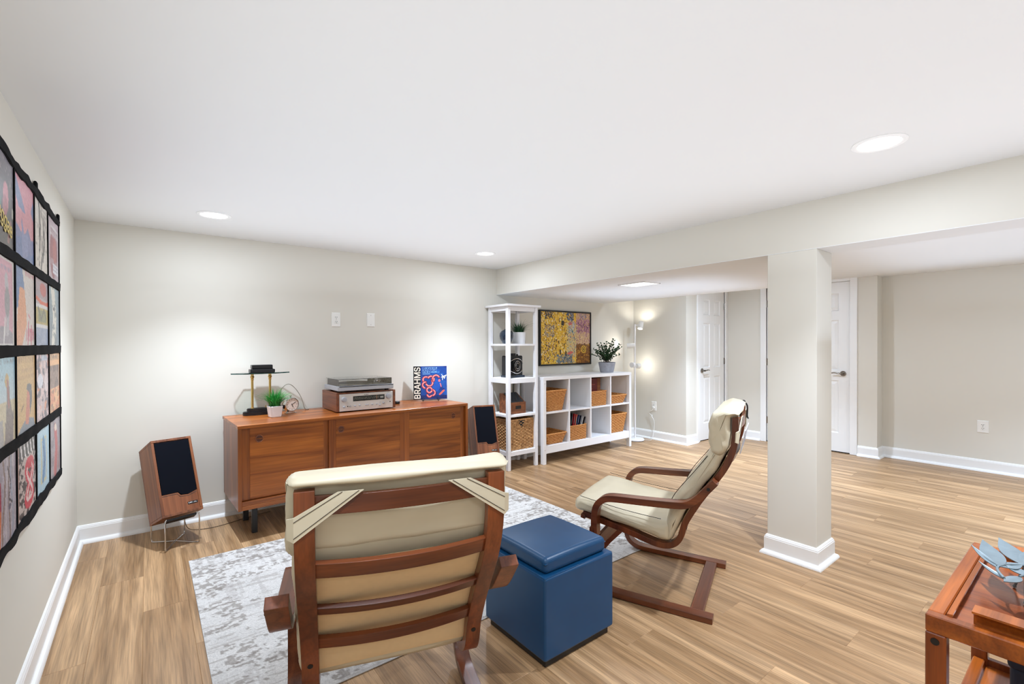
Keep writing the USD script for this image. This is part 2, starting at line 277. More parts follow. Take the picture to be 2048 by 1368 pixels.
# ================================================================ THE SETTING
floor = struct('floor', 'light oak plank floor running towards the sideboard wall')
OAK = wood('oak_plank', (154, 119, 82), (202, 164, 122), 'y', ring=9., stretch=.6, rough=.4, fine=.28, vary=.07, mid=.26)
PW, PL = .183, 1.22; nx = 0; x = XL-.02
while x < XW+.05:
    y = YF-PL*((nx*.37) % 1.0); x1 = min(x+PW, XW+.1)
    while y < YB+.03:
        a, b = max(y, YF), min(y+PL, YB+.06)
        top = YJ+.06 if x > XR+.1 else YB+.06
        if b > top: b = top
        if b-a > .08:
            cx, cy = (x+x1)/2, (a+b)/2
            part('plank', bx(x-cx, x1-cx, a-cy, b-cy, -.012, 0, .0011), OAK, floor, smooth=False, loc=(cx, cy, 0))
        y += PL
    x += PW; nx += 1
def wallbox(name, x0, x1, y0, y1, z0, z1, mat=None, label=None):
    return part(name, bx(x0, x1, y0, y1, z0, z1, 0), mat or M['wall'], None, smooth=False, label=label, kind='structure')
wallbox('wall_left', XL-.12, XL, YF-.1, YB+.12, -.02, 2.3, label='beige painted wall with the record display')
wallbox('wall_back', XL, XR+.12, YB, YB+.12, -.02, 2.3, label='long beige wall behind the sideboard and white shelves')
wallbox('wall_front', XL, XW, YF-.12, YF, -.02, 2.3, label='unseen beige wall added behind the camera to close the room and return light')  # unseen wall, added to close the room and return light
wr = struct('wall_right', 'beige wall sections at the far right with corner and door recess')
part('wall_section', bx(XR, XR+.12, YJ, YB, -.02, 2.3, 0), M['wall'], wr, False)
part('wall_section', ext(Polygon([(XR+.12, -.02), (5.765, -.02), (5.765, 2.04), (6.43, 2.04), (6.43, -.02), (6.6, -.02), (6.6, 2.3), (XR+.12, 2.3)]), YJ, YJ+.12, 'y'), M['wall'], wr, False)
part('wall_section', ext(Polygon([(YBUMP, -.02), (1.862, -.02), (1.862, 2.04), (2.80, 2.04), (2.80, -.02), (YJ, -.02), (YJ, 2.3), (YBUMP, 2.3)]), XD, XD+.19, 'x'), M['wall'], wr, False)
part('wall_section', bx(XW, XW+.12, YF-.1, YBUMP, -.02, 2.3, 0), M['wall'], wr, False)
ceil = struct('ceiling', 'smooth white ceiling with recessed lamps, lower beyond the beam')
part('main_ceiling', bx(XL, XC, YF-.1, YB, H, H+.1, 0), M['ceil'], ceil, False)
part('far_ceiling', bx(XC2, XW, YF-.1, YB, H2, H2+.1, 0), M['ceil'], ceil, False)
part('soffit', ext(Polygon([(XC2, 1.16), (XS, 1.78), (XS, YB), (XC2, YB)]), HB, H2, 'z'), M['ceil'], ceil, False)
bm = struct('beam', 'boxed beige ceiling beam with white underside running over the pillar')
part('beam_face', bx(XC, XC2, YF-.1, YB, HB+.004, H+.1, 0), M['wall'], bm, False)
part('underside', bx(XC+.0005, XC2, YF-.1, YB, HB, HB+.004, 0), M['ceil'], bm, False)
pil = struct('pillar', 'square beige pillar carrying the beam, with white baseboard around its foot')
part('shaft', bx(XC, XC2, PY0, PY1, -.01, HB, .002), M['wall'], pil, False)
BASE = [(0, 0), (.034, 0), (.034, .006), (.031, .014), (.026, .02), (.0165, .024), (.0145, .028), (.0145, .098), (.0125, .102), (.0125, .106), (.009, .111), (.0075, .116), (.003, .12), (0, .12)]
part('baseboard', sweepprof([(XC, PY0), (XC, PY1), (XC2, PY1), (XC2, PY0)], BASE, closed=True), M['trim'], pil, 25)
def base(name, path, left=True, label=None):
    part(name, sweepprof(path, BASE, left=left), M['trim'], None, 25, label=label, kind='structure')
base('baseboard_left', [(XL, YF), (XL, YB-.0)], False, 'white baseboard along the record wall')
base('baseboard_back', [(XL, YB), (XR, YB)], False, 'white baseboard behind the sideboard')
base('baseboard_right', [(XR, YB), (XR, YJ), (5.70, YJ)], False, 'white baseboard turning the corner by the floor lamp')
base('baseboard_right_recess', [(XD, YJ), (XD, 2.872)], False, 'white baseboard inside the door recess')
base('baseboard_right_far', [(XD, 1.788), (XD, YBUMP), (XW, YBUMP), (XW, YF)], False, 'white baseboard jogging along the far right wall')
CAS = [(0, 0), (.06, 0), (.06, .012), (.052, .016), (.02, .018), (.006, .013), (0, .008)]
def casing(name, label, vert, rail):
    t = struct(name, label)
    for v in vert: part('upright', v, M['trim'], t, False)
    part('head', rail, M['trim'], t, False)
casing('trim_1', 'white casing around the near panelled door', [bx(5.70, 5.765, YJ-.016, YJ+.1, 0, 2.10, .004), bx(6.43, 6.486, YJ-.016, YJ+.1, 0, 2.10, .004)], bx(5.765, 6.43, YJ-.0155, YJ+.1, 2.035, 2.10, .001))
casing('trim_2', 'white casing around the far panelled door', [bx(XD-.018, XD+.1, 1.79, 1.862, 0, 2.08, .004), bx(XD-.018, XD+.1, 2.80, 2.872, 0, 2.08, .004)], bx(XD-.0175, XD+.1, 1.862, 2.80, 2.036, 2.08, .001))
def door(name, label, w, origin, ang, hinge_left, lever_dir):
    """local x along the face from the hinge... x 0..w, face at y=0 looking to -y"""
    d = struct(name, label); place(d, origin, ang); h = 2.033; z0 = .012
    st = .115; mid = (w-.10)/2+.0; c0, c1 = w/2-.05, w/2+.05
    rows = [(.22+z0, .86), (.98, 1.58), (1.69, 1.90)]
    b = [bx(0, st, 0, .035, z0, h, 0), bx(w-st, w, 0, .035, z0, h, 0), bx(c0, c1, 0, .035, z0, h, 0)]
    zz = [z0]+[q for r in rows for q in r]+[h]
    for i in range(0, len(zz), 2):
        for a0, a1 in ((st, c0), (c1, w-st)): b.append(bx(a0, a1, 0, .035, zz[i], zz[i+1], 0))
    part('door_leaf', b, M['trim'], d, False)
    for r in rows:
        for a0, a1 in ((st, c0), (c1, w-st)):
            g = .022
            pan = hull([(a0, .014, r[0]), (a1, .014, r[0]), (a0, .014, r[1]), (a1, .014, r[1]), (a0, .02, r[0]), (a1, .02, r[0]), (a0, .02, r[1]), (a1, .02, r[1]),
                        (a0+2*g, .004, r[0]+2*g), (a1-2*g, .004, r[0]+2*g), (a0+2*g, .004, r[1]-2*g), (a1-2*g, .004, r[1]-2*g)])
            mold = [hull([(a0+p, -.0, r[0]+p) if False else (x_, y_, z_) for (x_, y_, z_) in L]) for L in (
                [(a0, 0, r[0]), (a1, 0, r[0]), (a0, .014, r[0]), (a1, .014, r[0]), (a0+.014, .014, r[0]+.014), (a1-.014, .014, r[0]+.014)],
                [(a0, 0, r[1]), (a1, 0, r[1]), (a0, .014, r[1]), (a1, .014, r[1]), (a0+.014, .014, r[1]-.014), (a1-.014, .014, r[1]-.014)],
                [(a0, 0, r[0]), (a0, 0, r[1]), (a0, .014, r[0]), (a0, .014, r[1]), (a0+.014, .014, r[0]+.014), (a0+.014, .014, r[1]-.014)],
                [(a1, 0, r[0]), (a1, 0, r[1]), (a1, .014, r[0]), (a1, .014, r[1]), (a1-.014, .014, r[0]+.014), (a1-.014, .014, r[1]-.014)])]
            part('panel', [pan]+mold, M['trim'], d, False)
    hx = -.004 if hinge_left else w+.004
    for z in (.29, 1.06, 1.83): part('hinge', [moved(cyl(.006, z-.045, z+.045, 12), (hx, -.004, 0)), bx(hx-.016, hx+.016, -.0015, .001, z-.045, z+.045, 0)], M['nickel'], d, 40)
    kx = w-.07 if hinge_left else .07; s = -1 if hinge_left else 1
    R = rot('x', PI/2)
    han = [moved(cyl(.031, 0, .012, 32, bev=.003), (kx, 0, .945), R), moved(cyl(.012, 0, .045, 20), (kx, 0, .945), R),
           tube(spline([(kx, -.048, .945), (kx+s*.03, -.052, .948), (kx+s*.07, -.05, .953), (kx+s*.118, -.046, .947)], 20), np.linspace(.010, .006, 20), 10)]
    part('lever_handle', han, M['nickel'], d, 40)
    part('floor_gap', bx(0, w, .004, .03, 0.0005, .011, 0), M['darkslot'], d, False)  # dark strip standing in for the shade in the gap under the door
    return d
door('door_1', 'white six-panel door with lever at its left, in the recess beside the lamp corner', .66, (5.767, YJ+.006, 0), 0, False, 1)
door('door_2', 'white six-panel door half hidden behind the pillar, lever at its right', .934, (XD+.012, 2.798, 0), -PI/2, True, 1)
# ================================================================ LAMPS OF THE ROOM
def downlight(label, x, y, z=H, k=1., kb=None, color=(.87, .98, 1.14)):
    t = thing('recessed_light', label, 'ceiling light', (x, y, z), group=None)
    part('trim_ring', lathe([(.074, .004), (.074, -.003), (.078, -.006), (.088, -.0065), (.094, -.003), (.095, .004)], 48), M['trim'], t, 40)
    part('diffuser', cyl(.074, -.003, .002, 48), M['diff'], t, False)
    disk(str(t.GetPath())+'/light', -.012, SPOT*k, color=color)
    spot(str(t.GetPath())+'/beam_light', (0, 0, -.013), BEAM*(k if kb is None else kb), .025, 52, 1.0, color)
downlight('round recessed light above the left end of the sideboard', .34, 3.493)
downlight('round recessed light near the inner corner of beam and wall', 2.42, 3.482)
downlight('round recessed light at right, largest in view, near the beam', 2.385, .585, kb=1.2)
for (x, y, lb) in ((.34, .585, 'round recessed light out of view above the camera'), (5.0, 2.5, 'round recessed light hidden behind the soffit near the doors'), (5.2, -.2, 'unseen round light of the far area behind the beam, placed to light the right wall')):
    downlight(lb, x, y, H if x < 3 else H2, 1. if x < 3 else 2.3, .45 if x < 3 else 2.3, (.87, .98, 1.14) if x < 3 else (.81, .985, 1.24))  # far-area lamp behind the beam is unseen, placed to light the right wall
for x, lb in ((.34, 'unseen round light out of view at the left rear, placed to light the chair backs'), (2.385, 'unseen round light out of view at the right rear, placed to light the chair backs')): downlight(lb, x, -1.35, H, 1.7 if x < 1 else .8, .35)  # unseen lamps behind the camera, placed to light the chair backs
t = thing('square_light', 'flat square white light panel in the low soffit', 'ceiling light', (3.525, 2.63, HB), -.06)
part('frame', [bx(-.115, .115, -.15, -.135, -.008, .002), bx(-.115, .115, .135, .15, -.008, .002), bx(-.115, -.1, -.15, .15, -.008, .002), bx(.1, .115, -.15, .15, -.008, .002)], M['trim'], t, False)
part('diffuser', bx(-.1, .1, -.135, .135, -.006, .001, 0), M['panelm'], t, False)
disk(str(t.GetPath())+'/light', -.015, SPOT*.6, .09)
# ================================================================ WALL PLATES
def plate(name, label, cat, m, kind, w=.076, hh=.125):
    """plate local: x right, y out of the wall to -y, z up"""
    t = thing(name, label, cat, m=m)
    part('cover', hull([(sx*(w/2-q), y, sz*(hh/2-q)) for sx in (-1, 1) for sz in (-1, 1) for q, y in ((0, 0), (0, -.002), (.005, -.006))]), M['plate'], t, False)
    cols = (-.019, .019) if kind == 'double' else (0,)
    if kind != 'blank':
        for cx in (0,):
            part('receptacle', rbx(cx-.0165, cx+.0165, -.0085, -.004, -.033, .033, .003, 2), M['plate'], t, 40)
            for cz in (-.019, .019):
                sl = [bx(cx+sx*.0065-.0012, cx+sx*.0065+.0012, -.0092, -.008, cz-.001, cz+.008, 0) for sx in (-1, 1)]+[moved(cyl(.0026, 0, .001, 10), (cx, -.0082, cz-.008), rot('x', PI/2))]
                part('socket', sl, M['darkslot'], t, False)
    for z in ((-.042, .042) if kind == 'blank' else (0,)):
        part('screw', moved(cyl(.0028, 0, .0012, 12), (0, -.006 if kind == 'blank' else -.0084, z), rot('x', PI/2)), M['steel'], t, False)
    return t
def wm(x, y, z, a): m = np.eye(4); m[:3, :3] = rot('z', a); m[:3, 3] = (x, y, z); return m
plate('wall_outlet', 'white power outlet high on the wall above the sideboard', 'outlet', wm(1.302, YB, 1.522, 0), 'duplex')
plate('blank_plate', 'blank white cover plate with two screws, right of the high outlet', 'wall plate', wm(1.613, YB, 1.528, 0), 'blank')
plate('wall_outlet', 'white power outlet with a plugged cord, low beside the floor lamp', 'outlet', wm(XR, 3.82, .456, -PI/2), 'duplex')
plate('wall_outlet', 'white power outlet low on the far right wall', 'outlet', wm(XW, .779, .453, -PI/2), 'duplex', .086)
# ================================================================ RUG
rug = Art(400, 270, (219, 217, 214))
nn = lambda sx, sy, sd, o=4: meshkit.fbm(np.stack([rug.X*sx, rug.Y*sy, rug.X*0+sd], -1), o, sd)
rug.a = rug.a-16*np.clip(nn(5, 16, 3)-.45, 0, 1)[..., None]*2
def ink(m, c, al): rug.a[m] = rug.a[m]*(1-al)+V(c, float)*al
ink((nn(5, 120, 5, 2) > .6) & (nn(70, 60, 6, 2) > .47), (160, 153, 147), .4)
ink((nn(130, 6, 29, 2) > .6) & (nn(5, 10, 31) > .52), (176, 171, 168), .35)
ink((nn(150, 100, 11, 2) > .54) & (nn(9, 30, 17, 3) > .57), (124, 116, 109), .55)
ed = np.minimum(rug.X, 1-rug.X)
ink((ed > .02) & (ed < .075) & (nn(130, 110, 23, 2) > .55) & (nn(20, 20, 25, 2) > .45), (132, 124, 117), .55)
rug.grain(5, 3)
RX0, RX1, RY0, RY1 = .19, 2.572, 1.815, 3.402
t = thing('area_rug', 'pale grey distressed area rug under the two chairs and footstool', 'rug', (RX0, RY0, 0))
rm = usdkit.material(stage, '/World/Looks/rug_pile', {'a': ('attribute', {'attribute': 'col'}), 'tc': ('texture_coordinate', {}), 'n': ('noise_texture', {'scale': 900, 'detail': 2}), 'n2': ('noise_texture', {'scale': 260, 'detail': 3}), 'r': ('rgb_ramp', {'ramp': [(.3, (.8,)*3), (.6, (1.05,)*3)]}), 'mx': ('mix', {'mix_type': 'multiply', 'fac': 1.}), 'b': ('bump', {'strength': .5, 'distance': .003}), 'p': ('principled_bsdf', {'roughness': .95, 'specular_ior_level': .1, 'sheen_weight': .1})},
    [('tc.object', 'n.vector'), ('tc.object', 'n2.vector'), ('n2.fac', 'r.fac'), ('a.color', 'mx.color1'), ('r.color', 'mx.color2'), ('mx.color', 'p.base_color'), ('n.fac', 'b.height'), ('b.normal', 'p.normal')], surface='p.BSDF')
LX, LY = RX1-RX0, RY1-RY0
rug.put('pile', t, lambda u, v: np.c_[u*LX, v*LY, np.full(len(u), .0052)], rm)
part('backing', bx(0, LX, 0, LY, .0006, .0048, .001), plain('rug_edge', (196, 194, 192), .95), t, False)
part('binding', [tube([(0, 0, .003), (LX, 0, .003), (LX, LY, .003), (0, LY, .003)], .0024, 6, closed=True)], plain('rug_binding', (208, 206, 204), .95), t, False)
# ================================================================ LOUNGE CHAIRS (bent wood, cantilevered); local y = forward
def S(u): return V(u, float)
LEGP = [(0, .0135), (.22, .0135), (.44, .0135), (.52, .022), (.565, .055), (.582, .11), (.588, .2), (.586, .335)]
ARMP = [(.574, .29), (.576, .36), (.572, .425), (.555, .465), (.525, .491), (.485, .502), (.40, .508), (.28, .515), (.17, .524), (.115, .536), (.075, .565), (.035, .61), (-.006, .66)]
STIP = [(.665, .372), (.568, .352), (.415, .322), (.322, .300), (.262, .289), (.215, .293), (.177, .316), (.153, .358), (.140, .408), (.112, .468), (.080, .526), (.005, .642), (-.040, .716), (-.071, .793), (-.082, .865), (-.083, .955)]
WA, WB = .336, .262
def frame_at(z):
    p = spline(STIP, 200); p = p[p[:, 1] > .295]; i = np.argmin(abs(p[:, 1]-z)+(p[:, 0] > .2)*9); d = p[min(i+1, len(p)-1)]-p[i-1]; return p[i], d/np.linalg.norm(d)
def make_chair(label):
    t = thing('lounge_chair', label, 'armchair', group=None)
    for s in (-1, 1):
        a, b = sorted((s*WA, s*(WA-.055)))
        part('runner', ext(band(LEGP, .026, 80), a, b, 'x'), M['cherryy'], t, 30)
        part('armrest', ext(band(ARMP, .032, 80), a, b, 'x'), M['cherryy'], t, 30)
        a, b = sorted((s*WB, s*(WB-.046)))
        part('side_frame', ext(band(STIP, .028, 120), a, b, 'x'), M['cherry'], t, 30)
        for z in (.395,):
            p, d = frame_at(z); n = V([-d[1], d[0]]); n = n if n[0] < 0 else -n
            c = V([s*(WB-.023), p[0]+n[0]*.0142, p[1]+n[1]*.0142])
            part('bolt', hull([c+V([.0075*math.cos(q), 0, 0])+.0075*math.sin(q)*V([0, d[0], d[1]])+V([0, n[0], n[1]])*k for q in np.linspace(0, 2*PI, 14) for k in (-.004, .0012)]), M['black'], t, False)
        part('bolt', moved(cyl(.008, 0, .003, 14), (s*(WA+.0002), .578, .275), rot('y', s*PI/2)), M['black'], t, False)
        part('bolt', moved(cyl(.008, 0, .003, 14), (s*(WA+.0002), .022, .625), rot('y', s*PI/2)), M['black'], t, False)
    part('rear_crossbar', bx(-WA+.055, WA-.055, .045, .105, .002, .026, .003), M['cherryx'], t, False)
    part('front_crossbar', [ext(Polygon([(.548, .19), (.566, .19), (.574, .285), (.556, .285)]), -WA+.054, WA-.054, 'x')], M['cherryx'], t, False)
    part('seat_rail', [ext(Polygon([(.652, .345), (.676, .351), (.672, .372), (.648, .366)]), -WB-.006, WB+.006, 'x')], M['cherryx'], t, False)
    for s in (-1, 1): part('brace', [ext(Polygon([(.56, .19), (.575, .2), (.47, .325), (.44, .322)]), s*(WB+.0), s*(WB+.016), 'x')], M['cherryy'], t, False)
    for z, hh in ((.915, .046), (.75, .046), (.60, .03), (.468, .042)):
        p, d = frame_at(z); n = V([-d[1], d[0]]); n = n if n[0] < 0 else -n
        g = []; N = 15; w = WB-.045
        for i in range(N):
            x = -w+2*w*i/(N-1); bow = .017*(1-(x/w)**2)
            for k, o in ((-1, -.007), (1, -.007), (1, .007), (-1, .007)):
                q = p+d*k*hh/2+n*(o+bow); g.append((x, q[0], q[1]))
        f = []
        for i in range(N-1):
            for k in range(4):
                l = (k+1) % 4; f += [(4*i+k, 4*i+4+k, 4*i+4+l), (4*i+k, 4*i+4+l, 4*i+l)]
        f += [(0, 1, 2), (0, 2, 3), (4*N-4, 4*N-2, 4*N-3), (4*N-4, 4*N-1, 4*N-2)]
        mm = trimesh.Trimesh(g, f, process=False); mm.fix_normals(); part('slat', mm, M['cherryx'], t, 30)
    seat = Polygon([(.715, .402), (.70, .382), (.60, .372), (.42, .346), (.25, .313), (.205, .315), (.192, .36), (.20, .415), (.30, .412), (.45, .425), (.62, .455), (.685, .456), (.713, .432)])
    back = Polygon([(.225, .317), (.197, .325), (.177, .372), (.162, .42), (.135, .478), (.102, .536), (.028, .65), (-.015, .722), (-.044, .79), (-.052, .84), (.01, .845), (.03, .78), (.105, .66), (.175, .56), (.213, .48), (.222, .41)])
    head = Polygon([(-.05, .80), (-.018, .772), (.018, .785), (.036, .84), (.034, .92), (.014, .972), (-.035, .992), (-.085, .988), (-.108, .97), (-.109, .942), (-.101, .942), (-.098, .962), (-.08, .967), (-.064, .955), (-.062, .87)])
    sc_ = part('seat_cushion', puff(seat, .276, .05, crown=.03, seed=1, wr=.012), M['leather'], t, True)
    bc_ = part('back_cushion', puff(back, .274, .035, crown=.02, seed=2, wr=.012), M['leather'], t, True)
    hc = part('head_cushion', puff(head, .284, .03, n=110, crown=.015, seed=3, wr=.016), M['leather'], t, True)
    for yz, hw, nm in ((((.68, .466), (.45, .4345), (.25, .421)), .262, 0), (((.036, .765), (.112, .658), (.183, .56), (.22, .48)), .262, 1)):
        for s in (-1, 1): part('seam', tube([(s*hw, a, b) for a, b in spline(yz, 24)], .0016, 5), M['thread'], (sc_, bc_)[nm], True)
    q = spline(STIP, 240); q = q[(q[:, 1] > .34) & (q[:, 1] < .745) & (q[:, 0] < .19)]
    lb = LineString(q).parallel_offset(.0165, 'right'); c = V(lb.coords)
    if c[:, 0].mean() < q[:, 0].mean(): c = V(LineString(q).parallel_offset(.0165, 'left').coords)
    part('back_lining', ext(LineString(c).buffer(.0016, cap_style=2), -.216, .216, 'x'), M['backing'], t, 30)
    for s in (-1, 1):
        def rear(w, z, o): p, d = frame_at(z); n = V([-d[1], d[0]]); n = n if n[0] < 0 else -n; r = p+n*(.0145+o); return (s*w, r[0], r[1])
        A = [rear(.165-.0, .948, .004), rear(.105, .948, .006), rear(.262, .838, .0), rear(.262, .895, .0), rear(.278, .842, -.012), rear(.278, .893, -.012)]
        o2 = [(a[0], a[1]-.004, a[2]) for a in A]
        sp_ = part('strap', [hull([A[0], A[1], A[2], A[3], o2[0], o2[1], o2[2], o2[3]]), hull([A[2], A[3], A[4], A[5], o2[2], o2[3], o2[4], o2[5]])], M['leather'], hc, False)
        e1 = [tuple(V(o2[i])*(1-k)+V(o2[j])*k+V([0, -.0008, 0])) for (i, j, k) in ((0, 1, .18), (3, 2, .18))]; e2 = [tuple(V(o2[i])*(1-k)+V(o2[j])*k+V([0, -.0008, 0])) for (i, j, k) in ((0, 1, .82), (3, 2, .82))]
        part('stitching', [tube(e1, .0008, 4), tube(e2, .0008, 4)], M['thread'], sp_, False)
    return t
TIP = np.eye(4); TIP[:3, :3] = rot('x', math.radians(.5))      # the runners' front ends stand on the rug's edge
CH1 = wm(2.36, 1.25, .0005, math.radians(22.2)) @ TIP; CH2 = wm(.548, 1.194, .0005, math.radians(-17.3)) @ TIP
ch = make_chair('brown bentwood lounge chair with cream cushions seen from its side, behind the footstool')
UsdGeom.Xformable(ch).ClearXformOpOrder(); UsdGeom.Xformable(ch).AddTransformOp().Set(Gf.Matrix4d(*[float(a) for a in CH1.T.ravel()]))
dup(ch, 'brown bentwood lounge chair with cream cushions in the foreground, its slatted back to the viewer', m=CH2)
# magazine tucked behind the far chair's slats, and a black hook on its top
t = thing('magazine', 'white and blue magazine tucked behind the slats of the side-on chair', 'magazine', m=CH1)
p0, d0 = frame_at(.76); p1, _ = frame_at(.90)
mg = Art(24, 20, (226, 229, 234)).rect(.1, .1, .45, .5, (70, 96, 150)).rect(.6, .2, .75, .8, (40, 56, 96)).scrib(.1, .6, .9, .9, (110, 130, 170), 3, seed=4)
mg.put('cover', t, lambda u, v: np.c_[.13-.27*u, p0[0]-.0385+(p1[0]-p0[0])*v, .765+.115*v])
part('pages', hull([(x, p0[0]-.038+(p1[0]-p0[0])*k+o, .765+.115*k) for x in (-.14, .13) for k in (0, 1) for o in (0, .004)]), M['paper'], t, False)
t = thing('hook', 'small black hook over the top of the side-on chair back', 'hook', m=CH1)
part('clip', tube(spline([(.248, -.058, .962), (.248, -.083, .975), (.248, -.104, .962), (.248, -.106, .90), (.248, -.112, .885)], 20), .004, 8), M['black'], t)
part('knob', moved(trimesh.creation.icosphere(2, .009), (.248, -.088, .979)), M['black'], t)
# ================================================================ FOOTSTOOL
t = thing('storage_ottoman', 'blue leather cube footstool with lift-off cushion lid', 'ottoman', (1.234, 1.371, 0)); L = .416
part('base', bx(.018, L-.018, .018, L-.018, .0005, .035, .002), M['black'], t, False)
part('body', rbx(0, L, 0, L, .032, .368, .012), M['blue'], t, 40)
rimz = .368
part('rim_seam', [tube([(a, a, rimz-.003), (L-a, a, rimz-.003), (L-a, L-a, rimz-.003), (a, L-a, rimz-.003)], .0035, 6, closed=True) for a in (.005,)], M['blue'], t)
lid = rbx(.022, L-.022, .022, L-.022, .366, .432, .022, 6); lid = lid.subdivide().subdivide()
vv = lid.vertices; cx = (vv[:, 0]-L/2)/(L/2), (vv[:, 1]-L/2)/(L/2); dome_ = np.clip(1-cx[0]**2, 0, 1)*np.clip(1-cx[1]**2, 0, 1)
vv[:, 2] += np.where(vv[:, 2] > .40, .014*dome_, 0); lid.vertices = vv
part('lid_cushion', lid, M['blue'], t, True)
part('lid_piping', [tube([(a, a, .41), (L-a, a, .41), (L-a, L-a, .41), (a, L-a, .41)], .003, 6, closed=True) for a in (.0245,)], M['blue'], t)
# ================================================================ SIDE TABLE (tea cart)
TZ, TX0, TX1, TY1, TY0 = .58, 1.633, 2.357, .299, -.16
t = thing('side_table', 'orange-brown teak side table with raised tray lips and lower shelf', 'table', (0, 0, 0))
for x in (TX0, TX1-.042):
    for y in (TY0, TY1-.042):
        part('leg', bx(x, x+.042, y, y+.042, .0005, TZ-.047, .003), M['cartz'], t, False)
part('end_rail', bx(TX0, TX0+.03, TY0, TY1, TZ-.047, TZ, .003), M['cartx'], t, False); part('end_rail', bx(TX1-.03, TX1, TY0, TY1, TZ-.047, TZ, .003), M['cartx'], t, False)
for a, b in ((TY1-.034, TY1), (TY0, TY0+.034)): part('side_rail', bx(TX0+.03, TX1-.03, a, b, TZ-.047, TZ, .003), M['cartx'], t, False)
part('tray_top', bx(TX0+.03, TX1-.03, TY0+.03, TY1-.03, TZ-.03, TZ-.012, .001), wood('cart_tray', (124, 54, 14), (178, 92, 34), 'y', ring=6, stretch=1.6, rough=.26, coat=.5), t, False)
part('side_lip', ext(Polygon([(TY1-.042, TZ-.012), (TY1-.034, TZ-.012), (TY1-.038, TZ+.004), (TY1-.05, TZ+.006), (TY1-.05, TZ+.001), (TY1-.044, TZ-.003)]), TX0+.031, TX1-.031, 'x'), M['cartx'], t, False)
part('side_lip', ext(Polygon([(TY0+.042, TZ-.012), (TY0+.034, TZ-.012), (TY0+.038, TZ+.004), (TY0+.05, TZ+.006), (TY0+.05, TZ+.001), (TY0+.044, TZ-.003)]), TX0+.031, TX1-.031, 'x'), M['cartx'], t, False)
for x, s in ((TX0, 1), (TX1, -1)):
    part('end_handle', ext(Polygon([(x+s*a, b) for a, b in ((.062, TZ-.012), (.078, TZ-.012), (.08, TZ+.01), (.084, TZ+.030), (.034, TZ+.030), (.034, TZ+.025), (.052, TZ+.02), (.062, TZ+.008))]), TY0+.09, TY1-.085, 'y'), M['cartx'], t, False)
part('plug', [moved(cyl(.009, 0, .002, 16), (TX0-.0005, TY1-.02, TZ-.067), rot('y', -PI/2))], M['black'], t, False)
for a, b in ((TY1-.036, TY1-.006), (TY0+.006, TY0+.036)): part('shelf_rail', bx(TX0+.02, TX1-.02, a, b, .15, .187, .003), M['cartx'], t, False)
part('lower_shelf', bx(TX0+.03, TX1-.03, TY0+.03, TY1-.03, .15, .165, .001), M['cartx'], t, False)
part('shelf_end', bx(TX1-.034, TX1-.012, TY0+.04, TY1-.04, .15, .187, .002), M['cartz'], t, False)
t = thing('storage_box', 'dark navy fabric box on the lower shelf of the side table', 'box', (2.015, .018, .1655))
part('body', rbx(-.12, .17, -.11, .15, 0, .235, .02), M['navy'], t, 40); part('lid', rbx(-.124, .174, -.114, .154, .225, .262, .012), M['navy'], t, 40); part('handle', tube(spline([(-.127, -.03, .15), (-.136, 0, .14), (-.136, .03, .14), (-.127, .06, .15)], 16), .005, 6), M['black'], t)
t = thing('leaf_dish', 'silvery metal dish of overlapping leaves on the side table', 'dish', (2.06, .12, TZ-.0115))
def leafblade(p0, p1, w, lift=0., thick=.0022, cup=.012):
    p0, p1 = V(p0, float), V(p1, float); d = p1-p0; ln = np.linalg.norm(d); d /= ln; sd = np.cross([0, 0, 1.], d); sd /= np.linalg.norm(sd); up_ = np.cross(d, sd); v = []; n = 14
    for k in range(n):
        a = k/(n-1); ww = w*max(.03, math.sin(PI*(.04+.96*a)**.85))*(1-.25*a); c = p0+d*ln*a+up_*lift*math.sin(PI*a)
        for e, (q, o) in enumerate(((-1, cup), (-.5, cup*.25), (0, 0), (.5, cup*.25), (1, cup))): v.append(c+sd*ww*q+up_*o*(ww/w))
    v = V(v); m_ = len(v); f = []
    for k in range(n-1):
        for e in range(4): i = k*5+e; f += [(i, i+1, i+6), (i, i+6, i+5), (m_+i, m_+i+6, m_+i+1), (m_+i, m_+i+5, m_+i+6)]
    for k in range(n-1):
        for e in (0, 4):
            i = k*5+e; f += [(i, i+5, m_+i+5), (i, m_+i+5, m_+i)] if e == 0 else [(i, m_+i+5, i+5), (i, m_+i, m_+i+5)]
    return trimesh.Trimesh(np.vstack([v, v-up_*thick]), f, process=False)
lv = [((-.133, .075, .085), (-.026, .143, .100), .009), ((-.117, .071, .088), (.06, .128, .098), .024), ((-.061, .026, .088), (.116, .097, .100), .026), ((-.20, .052, .080), (-.14, .112, .092), .007), ((-.125, .074, .088), (-.056, .03, .090), .021), ((-.10, .058, .088), (-.145, -.01, .084), .016),
      ((-.061, .026, .088), (.03, -.05, .098), .026), ((-.061, .026, .088), (-.12, -.09, .092), .024), ((-.05, .02, .086), (.10, .01, .102), .026), ((-.15, .03, .08), (-.236, .052, .086), .014), ((-.07, .0, .084), (-.02, -.12, .10), .026), ((-.13, -.02, .08), (-.2, -.075, .088), .02)]
for a, b, w in lv: part('metal_leaf', leafblade(a, b, w*1.2, -.003, cup=.002), M['leafmetal'], t, 40)
part('stem', [tube(spline([(-.2, .055, .083), (-.125, .073, .086), (-.061, .026, .086), (-.05, -.02, .084)], 24), .0035, 8), tube(spline([(-.061, .026, .086), (-.12, .02, .083), (-.15, .03, .081)], 12), .003, 8)], M['leafmetal'], t)
for x, y in ((-.13, .02), (-.02, .05), (-.06, -.05)): part('foot', [tube([(-.061, .026, .086), (x, y, .004)], .003, 8), moved(trimesh.creation.icosphere(2, .0045), (x, y, .0047))], M['leafmetal'], t)
